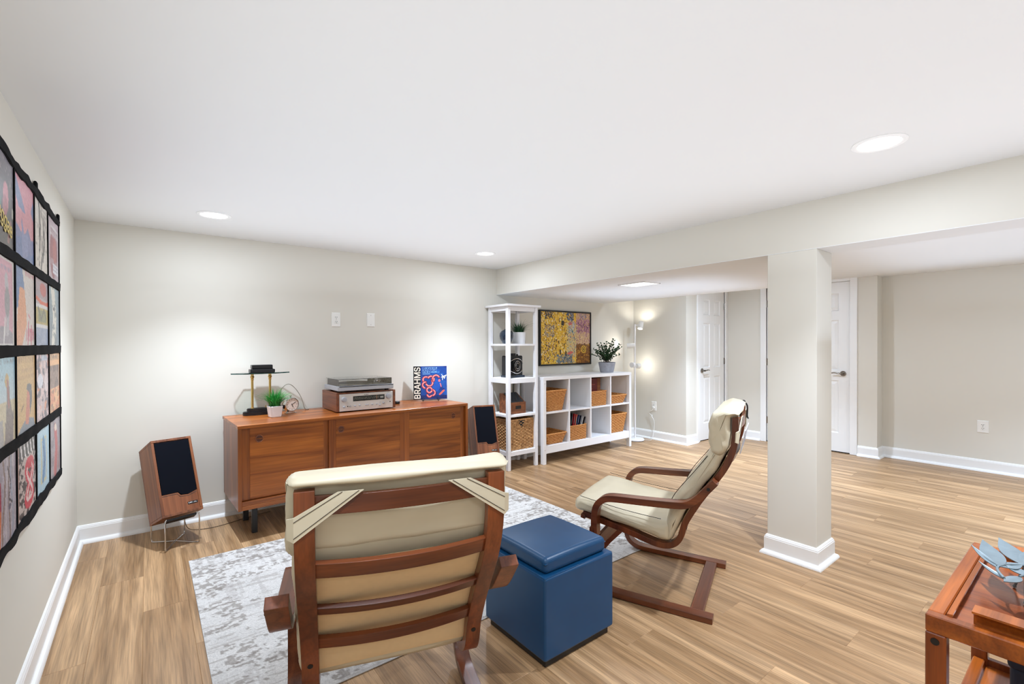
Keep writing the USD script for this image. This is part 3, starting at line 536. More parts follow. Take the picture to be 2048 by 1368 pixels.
# ================================================================ SIDEBOARD; local x along its front, y backwards
ZT = .77; SB = wm(.464, 3.512, 0, math.radians(2.0)); WD, DP = 1.826, .592
PULL_SHADE = plain('pull_recess_shade', (84, 40, 14), .6)  # darker brown painting the shade inside the finger pulls
t = thing('sideboard', 'long teak sideboard with three sliding doors against the back wall', 'sideboard', m=SB)
part('top', bx(0, WD, 0, DP, ZT-.022, ZT, .002), M['teak'], t, False)
for a, b in ((0, .022), (WD-.022, WD)): part('side', bx(a, b, 0, DP-.04, .205, ZT-.022, .002), M['teakz'], t, False)
part('bottom', bx(.022, WD-.022, .004, DP-.04, .205, .232, .002), M['teak'], t, False)
part('back', bx(.022, WD-.022, DP-.06, DP-.05, .23, ZT-.022, 0), M['teak'], t, False)
part('plinth_rail', bx(.022, WD-.022, .006, .03, .232, .262, .002), M['teak'], t, False)
for i, (a, b, y, pz) in enumerate(((.024, .60, .03, .11), (.592, 1.205, .014, .09), (1.2, WD-.024, .024, .485))):
    d = part('door', bx(a+.052, b-.04, y+.002, y+.016, .263, ZT-.024, .001), M['teak'], t, False)
    for c, e in ((a, a+.052), (b-.042, b)): part('stile', bx(c, e, y, y+.018, .263, ZT-.0235, .0015), M['teakz'], d, False)
    px, pzz = a+pz, .668
    ring = moved(lathe([(.0, .0), (.0215, .0), (.0225, -.0005), (.025, -.002), (.0265, -.001), (.0265, .003), (0, .003)], 36), (px, y+.002, pzz), rot('x', -PI/2))
    part('finger_pull', [moved(lathe([(.0205, .0012), (.024, .0022), (.0262, .001), (.0262, -.002), (.0205, -.002)], 36), (px, y+.001, pzz), rot('x', PI/2)), bx(px-.021, px+.021, y-.0015, y+.001, pzz-.0025, pzz+.0025, .0004)], M['teakz'], d, 40)
    part('pull_recess', moved(cyl(.0205, .0002, .001, 32), (px, y+.0012, pzz), rot('x', PI/2)), PULL_SHADE, d, False)
for x in (.105, WD-.125):
    for y in (.125, DP-.17): part('leg', bx(x, x+.034, y, y+.034, .0005, .206, .002), M['blackm'], t, False)
for y in (.125, DP-.17): part('leg_bar', bx(.105, WD-.091, y+.004, y+.03, .185, .206, .002), M['blackm'], t, False)
# ================================================================ ON THE SIDEBOARD
t = thing('desk_lamp', 'black and brass desk lamp with a glass plate shade on the sideboard', 'lamp', (.69, 4.02, ZT+.0005))
def oval(a, b, n=40): q = np.linspace(0, 2*PI, n, endpoint=False); return Polygon(np.c_[a*np.sign(np.cos(q))*abs(np.cos(q))**.7, b*np.sign(np.sin(q))*abs(np.sin(q))**.8])
b1 = oval(.125, .052); b2 = oval(.098, .036)
part('base', [ext(b1, 0, .022), ext(b1.buffer(-.004), .022, .026), ext(b2, .026, .046), ext(b2.buffer(-.004), .046, .05)], M['black'], t, 30)
for x in (-.06, .062): part('column', lathe([(0, .049), (.011, .049), (.011, .054), (.0085, .057), (.0085, .262), (.0105, .266), (.0105, .272), (.009, .275), (.014, .286), (.014, .292), (.0105, .296), (.0105, .312), (0, .312)], 24, (x, 0)), M['brass'], t, 40)
gp = Polygon([(-.20, -.012), (-.128, -.062), (.118, -.062), (.2, -.012), (.2, .012), (.122, .062), (-.128, .062), (-.2, .012)])
part('glass_shade', ext(gp, .312, .320), M['glass'], t, False)
part('glass_edge', ext(gp.difference(gp.buffer(-.0025)), .3121, .3199), M['glassedge'], t, False)
part('cap', [bx(-.078, .09, -.045, .045, .3205, .347, .003), bx(-.064, .078, -.034, .034, .347, .352, .002), bx(-.066, .076, -.036, .036, .352, .38, .003)], M['black'], t, False)
part('switch', [cyl(.003, .05, .062, 10, (.03, -.01)), moved(trimesh.creation.icosphere(1, .0045), (.03, -.01, .064))], M['brass'], t)
part('cord', tube(spline([(.09, .02, .03), (.125, .03, .13), (.165, .03, .2), (.205, .03, .218), (.26, .03, .17), (.305, .03, .08), (.32, .03, .02), (.335, .035, .004), (.36, .05, .003)], 50), .0028, 8), plain('grey_cord', (150, 146, 132), .5), t)
t = thing('potted_grass', 'small white square pot of bright green artificial grass on the sideboard', 'plant', (.742, 3.80, ZT+.0005), .1)
def sqpot(w0, w1, h, r=.008):
    return hull([(sx*(w/2-q), sy*(w/2-q2), z) for w, z in ((w0-.008, 0), (w0, .006), (w1, h-.004), (w1-.004, h)) for sx in (-1, 1) for sy in (-1, 1) for q, q2 in ((0, r), (r, 0), (r*.3, r*.3))])
part('pot', sqpot(.074, .09, .082), M['potwhite'], t, 25)
part('soil', bx(-.038, .038, -.038, .038, .0805, .0835, 0), M['soil'], t, False)
def grassblades(n, R, hgt, spread, seed, z0, w=.004, droop=.3, lo=.5):
    r = np.random.default_rng(seed); v = []; f = []
    for i in range(n):
        a = r.uniform(0, 2*PI); d = V([math.cos(a), math.sin(a)]); rr = R*math.sqrt(r.uniform(0, 1)); h = hgt*r.uniform(lo, 1.); sp = spread*r.uniform(.15, 1)
        base = V([d[0]*rr, d[1]*rr]); sd = V([-d[1], d[0]])*w*r.uniform(.6, 1.1); k = len(v); n_ = 6; tw = r.uniform(-.6, .6)
        for j in range(n_):
            s_ = j/(n_-1); out = sp*(s_**1.6); z = z0+h*(s_-droop*(sp/max(spread, 1e-6))*s_**2.2); c = base+d*out+sd*tw*s_*3; ww = (1-s_**1.5)*.5+.02
            v += [(*(c-sd*ww), z), (*(c+sd*ww), z+.0006)]
        for j in range(n_-1): q = k+2*j; f += [(q, q+1, q+3), (q, q+3, q+2)]
    return trimesh.Trimesh(v, f, process=False)
part('grass', grassblades(330, .036, .155, .105, 5, .08, .0062, .45), M['grass'], t, True, kind='stuff')
t = thing('alarm_clock', 'round chrome twin-rim alarm clock with pale dial, beside the small grass pot', 'clock', (.878, 3.925, ZT+.0005), math.radians(14))
R90 = rot('x', PI/2)
part('case', moved(lathe([(0, -.032), (.045, -.032), (.054, -.026), (.056, -.01), (.056, .018), (.053, .027), (.0505, .028), (.049, .022), (0, .022)], 48), (0, 0, .07), R90), M['chrome'], t, 40)
dial = Art(48, 48, (222, 205, 192)); 
for k in range(12): a = k*PI/6; dial.line([(.5+.36*math.sin(a), .5+.36*math.cos(a)), (.5+.43*math.sin(a), .5+.43*math.cos(a))], .05 if k % 3 == 0 else .03, (74, 54, 48))
dial.put('dial', t, lambda u, v: np.c_[(u-.5)*.094*np.sqrt(np.clip(1-2*(v-.5)**2, .5, 1)), np.full(len(u), -.0226), .07+(v-.5)*.094*np.sqrt(np.clip(1-2*(u-.5)**2, .5, 1))])
def hand(a, l, w): d = V([math.sin(a), math.cos(a)]); s_ = V([d[1], -d[0]])*w; return hull([(x, y, .07+z) for y in (-.0232, -.0242) for x, z in (d*-.008+s_*.6, d*-.008-s_*.6, d*l*.8+s_, d*l*.8-s_, d*l)])
part('hour_hand', hand(math.radians(158), .026, .0022), M['black'], t, False); part('minute_hand', hand(math.radians(58), .036, .0017), M['black'], t, False)
part('foot', [bx(-.04, .04, -.02, .022, 0, .006, .002), hull([(x, y, z) for x, z in ((-.03, .005), (.03, .005), (.018, .022), (-.018, .022)) for y in (-.012, .014)])], M['chrome'], t, False)
part('bell_button', [cyl(.004, .124, .135, 12), cyl(.009, .134, .139, 20)], M['chrome'], t)
t = thing('stereo_receiver', 'walnut-cased stereo receiver with silver front under the record player', 'receiver', (1.158, 3.70, ZT))
for x in (.05, .44):
    for y in (.05, .3): part('foot', cyl(.014, .0005, .007, 16, (x, y)), M['black'], t)
part('case_side', bx(0, .022, 0, .37, .006, .156, .002), M['walnutx'], t, False); part('case_side', bx(.466, .488, 0, .37, .006, .156, .002), M['walnutx'], t, False)
part('case_top', bx(.0222, .4658, .004, .37, .145, .155, .001), M['walnutx'], t, False); part('chassis', bx(.0222, .4658, .012, .365, .0065, .1445, 0), M['blackm'], t, False)
fp = part('front_panel', bx(.0225, .4655, .001, .0118, .008, .1435, .0015), M['alu'], t, False)
dw = part('dial_window', bx(.131, .392, -.0006, .004, .082, .122, .001), plain('dial_black', (20, 22, 20), .12), fp, False)
sc = Art(130, 20, (26, 28, 25)).scrib(.03, .25, .84, .8, (120, 122, 108), 2, .75, 3); sc.rect(.86, .3, .97, .7, (150, 152, 146)); sc.line([(.74, .1), (.74, .95)], .006, (200, 120, 60))
sc.put('dial_scale', fp, lambda u, v: np.c_[.133+.257*u, np.full(len(u), -.0009), .084+.036*v])
def knob(x, z, r, l=.014): return moved(lathe([(0, .0), (r*1.08, .0), (r*1.08, .002), (r, .004), (r*.97, l-.001), (r*.85, l), (0, l)], 28), (x, .001, z), R90)
part('volume_knob', [knob(.06, .102, .019, .018), bx(.0592, .0608, -.0176, -.016, .108, .119, 0)], M['silverplastic'], fp, 40); part('tuning_knob', [knob(.426, .105, .021, .02)], M['silverplastic'], fp, 40)
for x, z, r in ((.06, .042, .008), (.108, .045, .006), (.146, .045, .006), (.184, .046, .006), (.235, .046, .004), (.252, .046, .004), (.288, .046, .006), (.326, .047, .005), (.385, .05, .008)): part('control_knob', knob(x, z, r, .012), M['silverplastic'], fp, 40)
part('slider_knob', [bx(.3525, .3545, -.0005, .002, .03, .066, 0), knob(.3535, .036, .006, .012)], M['silverplastic'], fp, 40)
for x, z in ((.088, .045), (.44, .058)): part('jack', moved(cyl(.0042, 0, .0015, 16), (x, .0008, z), R90), M['black'], fp, False)
part('lettering', [bx(.222+.009*k, .222+.009*k+.006, .0004, .0012, .129, .133, 0) for k in range(4)], M['darkslot'], t, False)
t = thing('record_player', 'silver record player with clear lid standing on the stereo receiver', 'turntable', (1.166, 3.69, ZT+.156))
for x in (.05, .42):
    for y in (.05, .30): part('foot', cyl(.017, .0002, .014, 20, (x, y)), M['black'], t)
part('plinth', hull([(x, y, z) for z, q in ((.012, .006), (.016, 0), (.047, 0), (.05, .003)) for x in (q, .458-q) for y in (q, .345-q)]), M['silverplastic'], t, False)
part('front_strip', bx(.012, .458, -.001, .002, .043, .049, .0005), M['black'], t, False)
pl = part('platter', cyl(.15, .0505, .062, 64, (.19, .17), bev=.003), M['steel'], t, 40); part('mat', lathe([(0, .0622), (.148, .0622), (.149, .065), (.02, .0645), (0, .065)], 64, (.19, .17)), plain('mat_grey', (96, 98, 102), .6), pl, 40)
part('tonearm', [tube(spline([(.40, .27, .076), (.40, .18, .078), (.385, .09, .076), (.345, .06, .072)], 24), .004, 8), cyl(.022, .0505, .07, 24, (.40, .27)), moved(cyl(.014, -.02, .02, 20), (.40, .305, .076), R90)], M['chrome'], t, 40); part('headshell', bx(.325, .35, .045, .068, .066, .072, .001), M['black'], t, False)
part('dust_cover', [bx(.01, .448, .012, .0145, .0505, .1, 0), bx(.01, .448, .335, .3375, .0505, .1, 0), bx(.01, .0125, .0145, .335, .0505, .1, 0), bx(.4455, .448, .0145, .335, .0505, .1, 0), bx(.01, .448, .012, .3375, .1, .103, .0008)], M['acrylic'], t, False)
HG = plain('hinge_grey', (150, 150, 146), .4)
for x in (.05, .37): part('hinge', bx(x, x+.035, .34, .36, .03, .085, .003), HG, t, False)
part('cue_lever', [bx(.43, .437, .2, .23, .051, .066, .001)], M['black'], t, False)
t = thing('power_plug', 'small black plug lying right of the stereo receiver', 'plug', (1.765, 3.93, ZT+.0005))
part('plug_body', rbx(-.02, .022, -.014, .014, 0, .026, .007), M['black'], t, 40); part('cable', tube(spline([(-.02, 0, .012), (-.05, .03, .006), (-.085, .08, .004)], 12), .0028, 8), M['black'], t)
# LP on a wire easel
t = thing('record_sleeve', 'blue record sleeve lettered BRAHMS on a wire easel on the sideboard', 'record sleeve', m=wm(2.123, 3.975, ZT+.012, math.radians(-24)) @ np.vstack([np.c_[rot('x', -math.radians(7)), [0, 0, 0]], [0, 0, 0, 1]]))
a = Art(96, 96, (8, 66, 150)); a.blot((6, 40, 120), 3, .52, 2, .8); a.blot((20, 100, 190), 4, .6, 5, .6); a.ell(.64, .42, .16, .2, (18, 92, 200), .7); a.rect(0, 0, 1, .12, (8, 26, 90), .7)
a.scrib(.27, .79, .72, .97, (150, 196, 236), 3, .85, 8); a.rect(.27, .75, .5, .78, (150, 196, 236), .7); a.rect(.5, .8, .78, .82, (130, 190, 240), .6)
pk, dk, lt = (232, 84, 96), (60, 16, 40), (255, 190, 190)
for cx, cy, r, a0, a1 in ((.37, .59, .085, 1.2, 3.6), (.47, .50, .10, 3.6, 6.9), (.52, .60, .09, -.6, 2.6), (.67, .62, .10, .5, 3.3), (.36, .43, .09, 1.5, 4.4), (.47, .28, .075, 0, 6.28), (.55, .2, .085, -1.4, 1.2), (.47, .14, .06, 3.2, 5.8)):
    q = np.linspace(a0, a1, 24); arc = np.c_[cx+r*np.cos(q), cy+r*np.sin(q)]; a.line(arc, .075, dk); a.line(arc, .05, pk); a.line(arc+V([.006, .008]), .016, lt)
for c_ in ([(.83, .66), (.98, .72)], [(.84, .74), (.92, .64)], [(.86, .58), (.88, .70)], [(.92, .62), (.95, .7)]): a.line(c_, .022, (240, 244, 230))
a.ell(.77, .56, .035, .04, (240, 120, 130)); a.line([(.80, .47), (.82, .38)], .03, (240, 130, 130)); a.line([(.78, .15), (.90, .26)], .05, (246, 110, 90))
a.rect(0, 0, .215, 1, (14, 12, 14)); a.grain(4, 1)
a.put('cover_print', t, lambda u, v: np.c_[(u-.5)*.315, np.full(len(u), -.0021), v*.315], GLOSSART)
part('card', bx(-.1575, .1575, -.002, .002, 0, .315, .0004), M['paper'], t, False)
tm = text('BRAHMS', .052, .0004, True); tm.apply_translation(-tm.bounds[0]*V([1, 1, 0])); k = .298/(tm.bounds[1][0]); tm.apply_scale([k, .060/tm.bounds[1][1], 1])
part('lettering', moved(tm, (-.092, -.0022, .008), rot('x', PI/2) @ rot('z', PI/2)), plain('cream_print', (240, 230, 214), .5), t, False)
t = thing('wire_easel', 'small black wire easel holding the BRAHMS record sleeve', 'easel', (2.123, 3.975, ZT+.0005), math.radians(-24))
for s in (-1, 1):
    x = s*.072
    part('wire_leg', [tube(spline([(x, -.052, .03), (x, -.06, .018), (x, -.05, .005), (x, -.03, .004), (x, .0, .006), (x*.6, .05, .16), (0, .065, .24)], 36), .0022, 8), tube([(x+.014*math.cos(q)*s, -.052+.0, .02+.014*math.sin(q)) for q in np.linspace(0, 2*PI, 20, endpoint=False)], .0022, 6, closed=True)], M['blackm'], t)
part('wire_bar', tube([(-.072, .0, .006), (.072, 0, .006)], .0022, 8), M['blackm'], t)
part('prop', tube(spline([(0, .065, .24), (0, .09, .12), (0, .105, .003)], 14), .0022, 8), M['blackm'], t)
# ================================================================ LOUDSPEAKERS ON WIRE STANDS
SW, SH, SD, TI = .231, .51, .25, math.radians(23.8)
def speaker_m(x, y, z, ya):
    m = np.eye(4); m[:3, :3] = rot('z', ya) @ rot('x', -TI); m[:3, 3] = (x, y, z); return m
SP1 = speaker_m(.069, 3.675, .206, math.radians(15.9)); TI = math.radians(18.); SP2 = speaker_m(2.505, 3.742, .208, math.radians(-15.9))
t = thing('loudspeaker', 'walnut loudspeaker leaning back on a wire stand, left of the sideboard', 'speaker', m=SP1)
part('cabinet', [bx(0, SW, 0, SD, 0, .016, .0015), bx(0, SW, 0, SD, SH-.016, SH, .0015), bx(0, .016, 0, SD, .016, SH-.016, .0015), bx(SW-.016, SW, 0, SD, .016, SH-.016, .0015), bx(.014, SW-.014, SD-.015, SD-.002, .014, SH-.014, 0), bx(.014, SW-.014, .012, .03, .014, SH-.014, 0)], M['walnut'], t, False)
gr = Polygon([(.018, SH-.02), (.018, .147), (.108, .147), (.122, .126), (SW-.07, .122), (SW-.018, .14), (SW-.018, SH-.02)])
part('grille', ext(gr, .002, .0125, 'y'), M['grille'], t, False)
ap = Polygon([(.0165, .0165), (SW-.0165, .0165), (SW-.0165, .136), (SW-.07, .118), (.12, .122), (.106, .143), (.0165, .143)])
part('lower_baffle', ext(ap, .004, .0125, 'y'), M['walnut'], t, False)
part('baffle_line', tube([(.018, .0035, .135), (.1, .0035, .135), (.114, .0035, .114), (SW-.07, .0035, .11), (SW-.02, .0035, .127)], .0012, 5), M['darkslot'], t)
bd = part('badge', bx(.15, .208, .0015, .0041, .052, .068, .001), M['black'], t, False)
part('badge_lettering', [bx(.154+k*.008, .159+k*.008, .0008, .0016, .057, .064, 0) for k in range(3)]+[bx(.182+k*.0075, .187+k*.0075, .0008, .0016, .057, .0605+.003*(k % 2), 0) for k in range(3)], M['alu'], bd, False)
dup(t, 'walnut loudspeaker leaning back between the sideboard and the white shelf tower', m=SP2)
def stand_mesh():
    g = []
    A, B, C_, D = V([.0, -.035]), V([.19, -.035]), V([.0, .215]), V([.19, .215]); c = (A+D)/2
    for P_, top in ((A, .196), (B, .2), (C_, .13), (D, .13)):
        o = (P_-c)/np.linalg.norm(P_-c); q = c+(P_-c)*1.0
        pts = [(*c, .012), (*(c+(q-c)*.5), .0075), (*(q-o*.02), .0045), (*(q-o*.006), .007), (*q, .022)]
        pts += [(*q, top-.02), (*(q-o*.004), top-.005), (*(q-o*.018), top)] if top > .15 else [(*q, top)]
        g.append(tube(np.vstack([spline(pts[:5], 24), V(pts[5:])]), .0042, 8))
    return g
def stand(name, label, loc, ya):
    t = thing(name, label, 'speaker stand', loc, ya)
    for q in stand_mesh(): part('wire_leg', q, M['chrome'], t)
    part('pad', [hull([(x, -.018, .188), (x, -.018, .197), (x, .02, .17), (x, .02, .18)]) for x in (0.0,)] if False else hull([(x, y, z) for x in (.012, .178) for y, z in ((-.022, .186), (-.022, .2), (.02, .16), (.02, .176))]), M['black'], t, False)
    part('cross_tie', moved(trimesh.creation.icosphere(2, .007), (.095, .09, .012)), M['chrome'], t)
    return t
st = stand('speaker_stand', 'chrome wire stand under the left loudspeaker', (.073, 3.677, .0005), math.radians(15.9))
dup(st, 'chrome wire stand under the loudspeaker by the white shelf tower', (2.509, 3.744, .0005), math.radians(-15.9))
t = part('speaker_wire', tube(spline([(.20, 3.95, .08), (.22, 3.965, .02), (.27, 3.95, .004), (.36, 3.93, .0035), (.48, 3.955, .0035), (.60, 4.0, .0035), (.75, 4.03, .0035)], 60), .0022, 6), plain('wire_brown', (92, 74, 52), .6), None, True, label='thin brown speaker wire on the floor from left speaker to sideboard', cat='cable')
# ================================================================ SHELF TOWER
X0, X1, Y0, Y1 = 2.905, 3.311, 3.78, 4.13
t = thing('shelf_tower', 'tall narrow white open shelf tower beside the low white cube shelf', 'shelf')
for x in (X0, X1-.036):
    for y in (Y0, Y1-.04): part('post', bx(x, x+.036, y, y+.04, .0005, 1.695, .002), M['white'], t, False)
part('top_board', bx(X0-.026, X1+.026, Y0-.026, Y1+.02, 1.695, 1.718, .003), M['white'], t, False)
def apron(z0, z1):
    part('rail', bx(X0+.036, X1-.036, Y0+.006, Y0+.024, z0, z1, .0015), M['white'], t, False); part('rail', bx(X0+.036, X1-.036, Y1-.024, Y1-.006, z0, z1, .0015), M['white'], t, False)
    for x in (X0+.006, X1-.024): part('rail', bx(x, x+.018, Y0+.04, Y1-.04, z0, z1, .0015), M['white'], t, False)
apron(1.65, 1.695); apron(.897, .947); apron(.146, .190)
for z0, z1 in ((1.288, 1.308), (.938, .950), (.548, .570), (.186, .194)): part('shelf_board', bx(X0+.036, X1-.036, Y0+.025, Y1-.025, z0, z1, .001), M['white'], t, False)
for z0, z1 in ((1.288, 1.308), (.548, .570)):
    part('shelf_edge', bx(X0+.036, X1-.036, Y0+.004, Y0+.0245, z0, z1, .001), M['white'], t, False)
    for x in (X0+.005, X1-.037): part('shelf_edge', bx(x, x+.032, Y0+.04, Y1-.04, z0, z1, .001), M['white'], t, False)
# in the tower
t = thing('glazed_vase', 'round dark blue glazed vase on the top shelf of the tower', 'vase', (3.01, 3.94, 1.3085))
part('body', lathe([(0, 0), (.036, 0), (.04, .004), (.05, .018), (.068, .05), (.076, .082), (.072, .112), (.056, .134), (.036, .145), (.022, .15), (.022, .156), (.018, .156), (.018, .148), (.0, .14)], 40), M['bluevase'], t, 40)
t = thing('potted_grass', 'white pot of dark wispy grass on the top shelf of the tower', 'plant', (3.205, 3.975, 1.3085))
part('pot', lathe([(0, 0), (.066, 0), (.069, .004), (.077, .122), (.076, .126), (.070, .126), (.068, .112), (0, .112)], 40), M['potwhite'], t, 40); part('soil', cyl(.068, .1122, .116, 24), M['soil'], t)
part('grass', [grassblades(260, .055, .15, .09, 15, .11, .006, .3, .35), grassblades(46, .04, .22, .2, 16, .11, .003, .5, .7)], M['grass2'], t, True, kind='stuff')
t = thing('antique_camera', 'black antique camera with chrome-ringed lens on the middle shelf of the tower', 'camera', m=wm(3.092, 3.94, .9505, 0) @ np.diag([.76, .85, 1.04, 1]))
part('base_board', bx(-.135, .14, -.09, .09, 0, .022, .004), M['bluevase'], t, False)
part('body', [hull([(x, y, z) for y in (-.05, .07) for x, z in ((-.13, .022), (.13, .022), (.13, .21), (.12, .222), (-.12, .222), (-.13, .21))])], M['black'], t, False)
part('bellows', [hull([(sx*w, y, .118+sz*w*.9) for y in (-.05-.012*i, -.058-.012*i) for sx in (-1, 1) for sz in (-1, 1) for w in (.088-.012*i,)]) for i in range(3)], M['blackm'], t, False)
part('lens', moved(lathe([(0, 0), (.05, 0), (.05, .012), (.044, .016), (.036, .016), (.033, .006), (0, .008)], 40), (0, -.085, .118), R90), M['black'], t, 40)
for r, y in ((.05, -.0975), (.03, -.0995)): part('lens_ring', tube([(r*math.cos(q), y, .118+r*math.sin(q)) for q in np.linspace(0, 2*PI, 36, endpoint=False)], .0024, 6, closed=True), M['chrome'], t)
for s in (1, -1): part('chrome_strut', tube(spline([(-.115, -.055, .118+s*.04), (-.07, -.085, .118+s*.062), (0, -.092, .118+s*.076), (.07, -.085, .118+s*.062), (.115, -.055, .118+s*.045)], 30), .004, 8), M['chrome'], t)
part('winding_knob', [moved(cyl(.011, 0, .02, 20), (.13, 0, .14), rot('y', PI/2)), bx(.14, .175, -.012, .012, .136, .146, .002)], M['chrome'], t, 40)
part('viewfinder', [bx(-.03, .03, -.03, .03, .222, .245, .003), cyl(.02, .222, .232, 20, (-.09, 0)), cyl(.014, .222, .236, 20, (.08, 0))], M['black'], t, 30)
t = thing('wooden_box_radio', 'old wooden box with sloping dark glass top, on the tower shelf above the basket', 'radio', m=wm(3.081, 3.94, .5705, 0) @ np.diag([.73, .76, 1, 1]))
pf = Polygon([(-.13, 0), (.13, 0), (.13, .205), (.06, .205), (-.115, .118), (-.13, .118)])
part('case', ext(pf, -.13, .145, 'x'), M['boxwood'], t, False)
part('glass_top', hull([(x, y, z) for x in (-.108, .122) for y, z in ((-.113, .121), (-.11, .126), (.058, .207), (.056, .2115))]), plain('smoked_glass', (22, 34, 44), .08, coat=.5), t, False)
part('frame', [bx(-.132, .147, -.134, -.129, 0, .012, .001), bx(-.132, .147, -.134, -.129, .104, .12, .001), bx(-.132, -.118, -.134, -.13, .012, .104, .001), bx(.133, .147, -.134, -.13, .012, .104, .001)], M['walnut'], t, False)
part('name_plate', bx(-.04, .058, -.136, -.1301, .05, .085, .002), M['black'], t, False)
part('aerial', [bx(.095, .108, .09, .103, .205, .30, .002), moved(trimesh.creation.icosphere(2, .009), (.1015, .0965, .303))], M['black'], t, False)
# ================================================================ BASKETS
def wicker(name, a, b, sc):
    return usdkit.material(stage, '/World/Looks/'+name, {'tc': ('texture_coordinate', {}), 'n': ('noise_texture', {'scale': sc, 'detail': 4, 'roughness': .7}), 'r': ('rgb_ramp', {'ramp': [(.32, lin(a)), (.55, tuple((V(lin(a))+V(lin(b)))/2)), (.7, lin(b))]}), 'b': ('bump', {'strength': .5, 'distance': .003}), 'p': ('principled_bsdf', {'roughness': .6})},
        [('tc.object', 'n.vector'), ('n.fac', 'r.fac'), ('r.color', 'p.base_color'), ('n.fac', 'b.height'), ('b.normal', 'p.normal')], surface='p.BSDF')
WK1, WK2 = wicker('wicker_honey', (178, 112, 52), (238, 176, 106), 70), wicker('wicker_banana', (142, 92, 50), (248, 198, 136), 60)
def loop(w, d, z, n=72, r=.02):
    g = sbox(-w/2, -d/2, w/2, d/2).buffer(-r).buffer(r, quad_segs=4).exterior; return V([(*g.interpolate(g.length*i/n).coords[0], z) for i in range(n)])
def weave(w0, d0, w1, d1, h, rows, amp=.0028, vert=False, n=80):
    g = []
    for k in range(rows):
        s_ = (k+.5)/rows; P_ = loop(w0+(w1-w0)*s_, d0+(d1-d0)*s_, h*s_, n); c = P_*V([1, 1, 0]); c /= np.linalg.norm(c, axis=1, keepdims=True)
        g.append(tube(P_+c*(amp*np.where((np.arange(n)//2+k) % 2, 1, -1))[:, None], h/rows*.56, 5, closed=True))
    return g
def basket(label, loc, w0, w1, d0, d1, h, rows, mat, rim=.009, group=None, name='wicker_basket', stakes=0):
    t = thing(name, label, 'basket', loc, 0, group)
    part('woven_body', weave(w0, d0, w1, d1, h, rows), mat, t, True)
    part('lining', [sweepprof([(-w0/2+.02, -d0/2+.02), (w0/2-.02, -d0/2+.02), (w0/2-.02, d0/2-.02), (-w0/2+.02, d0/2-.02)], [(0, .003), (.004, .003), (.004-(w1-w0)/2, h-.01), (-(w1-w0)/2, h-.01)], closed=True), bx(-w0/2+.016, w0/2-.016, -d0/2+.016, d0/2-.016, .001, .006, 0)], mat, t, False)
    if stakes:
        L0, L1 = loop(w0+.006, d0+.006, .004, stakes), loop(w1+.006, d1+.006, h-.004, stakes); part('stakes', [tube([a, b], .0032, 5) for a, b in zip(L0, L1)], mat, t)
    part('rim', tube(loop(w1+.006, d1+.006, h, 64), rim, 8, closed=True), mat, t)
    return t
bt = basket('large square woven basket on the bottom shelf of the tower', (3.108, 3.955, .1945), .318, .322, .27, .275, .318, 20, WK2, .006, name='storage_basket')
part('handle_hole', hull([(x, -.1455, z) for x, z in ((-.045, .308), (.045, .308), (.006, .235), (-.006, .235))]+[(x, -.142, z) for x, z in ((-.045, .308), (.045, .308), (.006, .235), (-.006, .235))]), M['darkslot'], bt, False)  # solid dark wedge painting the shade inside the hand hole
for s in (-1, 1): part('edge_binding', tube([(s*.158, -.1395, .005), (s*.16, -.1415, .31)], .006, 6), WK2, bt)
# ================================================================ CUBE SHELF
CX0, CX1, CY0, CY1 = 3.355, 4.855, 3.74, 4.12
t = thing('cube_shelf', 'low white eight-compartment shelf on legs along the back wall', 'shelf')
for x in (CX0, CX1-.04):
    for y in (CY0, CY1-.05): part('leg_post', bx(x, x+.04, y, y+.05, .0005, .91, .002), M['white'], t, False)
part('top_board', bx(CX0-.001, CX1+.001, CY0-.001, CY1, .91, .946, .002), M['white'], t, False)
for x in (CX0+.006, CX1-.024): part('side_panel', bx(x, x+.018, CY0+.05, CY1-.05, .2, .91, .001), M['white'], t, False)
part('bottom_rail', bx(CX0+.04, CX1-.04, CY0+.004, CY0+.024, .115, .2, .002), M['white'], t, False); part('bottom_rail', bx(CX0+.04, CX1-.04, CY1-.024, CY1-.004, .115, .2, .002), M['white'], t, False)
part('bottom_board', bx(CX0+.024, CX1-.024, CY0+.0245, CY1-.0245, .184, .2, .001), M['white'], t, False)
CW = (CX1-CX0-.08)/4; cc = [CX0+.04+CW*(i+.5) for i in range(4)]
for i in range(1, 4): part('divider', bx(CX0+.04+CW*i-.011, CX0+.04+CW*i+.011, CY0+.003, CY1-.003, .2, .91, .001), M['white'], t, False)
for i in range(4): part('mid_shelf', bx(CX0+.04+CW*i+(.011 if i else 0), CX0+.04+CW*(i+1)-(.011 if i < 3 else 0), CY0+.005, CY1-.005, .545, .563, .001), M['white'], t, False)
for z in (.875, .155): part('screw', moved(cyl(.004, 0, .001, 12), (CX0+.02, CY0-.0002, z), R90), M['steel'], t, False)
ZB, ZM = .2005, .5635; g = 'wicker baskets in the low white shelf'
basket('deep flared wicker basket, upper left compartment of the low shelf', (cc[0]-.005, 3.915, ZM), .225, .315, .25, .30, .225, 14, WK1, stakes=44, group=g)
basket('straight wicker basket holding a red binder, upper row of the low shelf', (cc[2]-.005, 3.91, ZM), .27, .275, .27, .275, .172, 12, WK1, .006, group=g)
basket('shallow flared wicker basket, upper right compartment of the low shelf', (cc[3]-.005, 3.915, ZM), .235, .315, .25, .30, .10, 7, WK1, stakes=44, group=g)
basket('shallow flared wicker basket, lower left compartment of the low shelf', (cc[0]-.005, 3.915, ZB), .225, .315, .25, .30, .112, 7, WK1, stakes=44, group=g)
basket('straight wicker basket full of records, lower row of the low shelf', (cc[1]-.005, 3.91, ZB), .27, .275, .27, .275, .166, 12, WK1, .006, group=g)
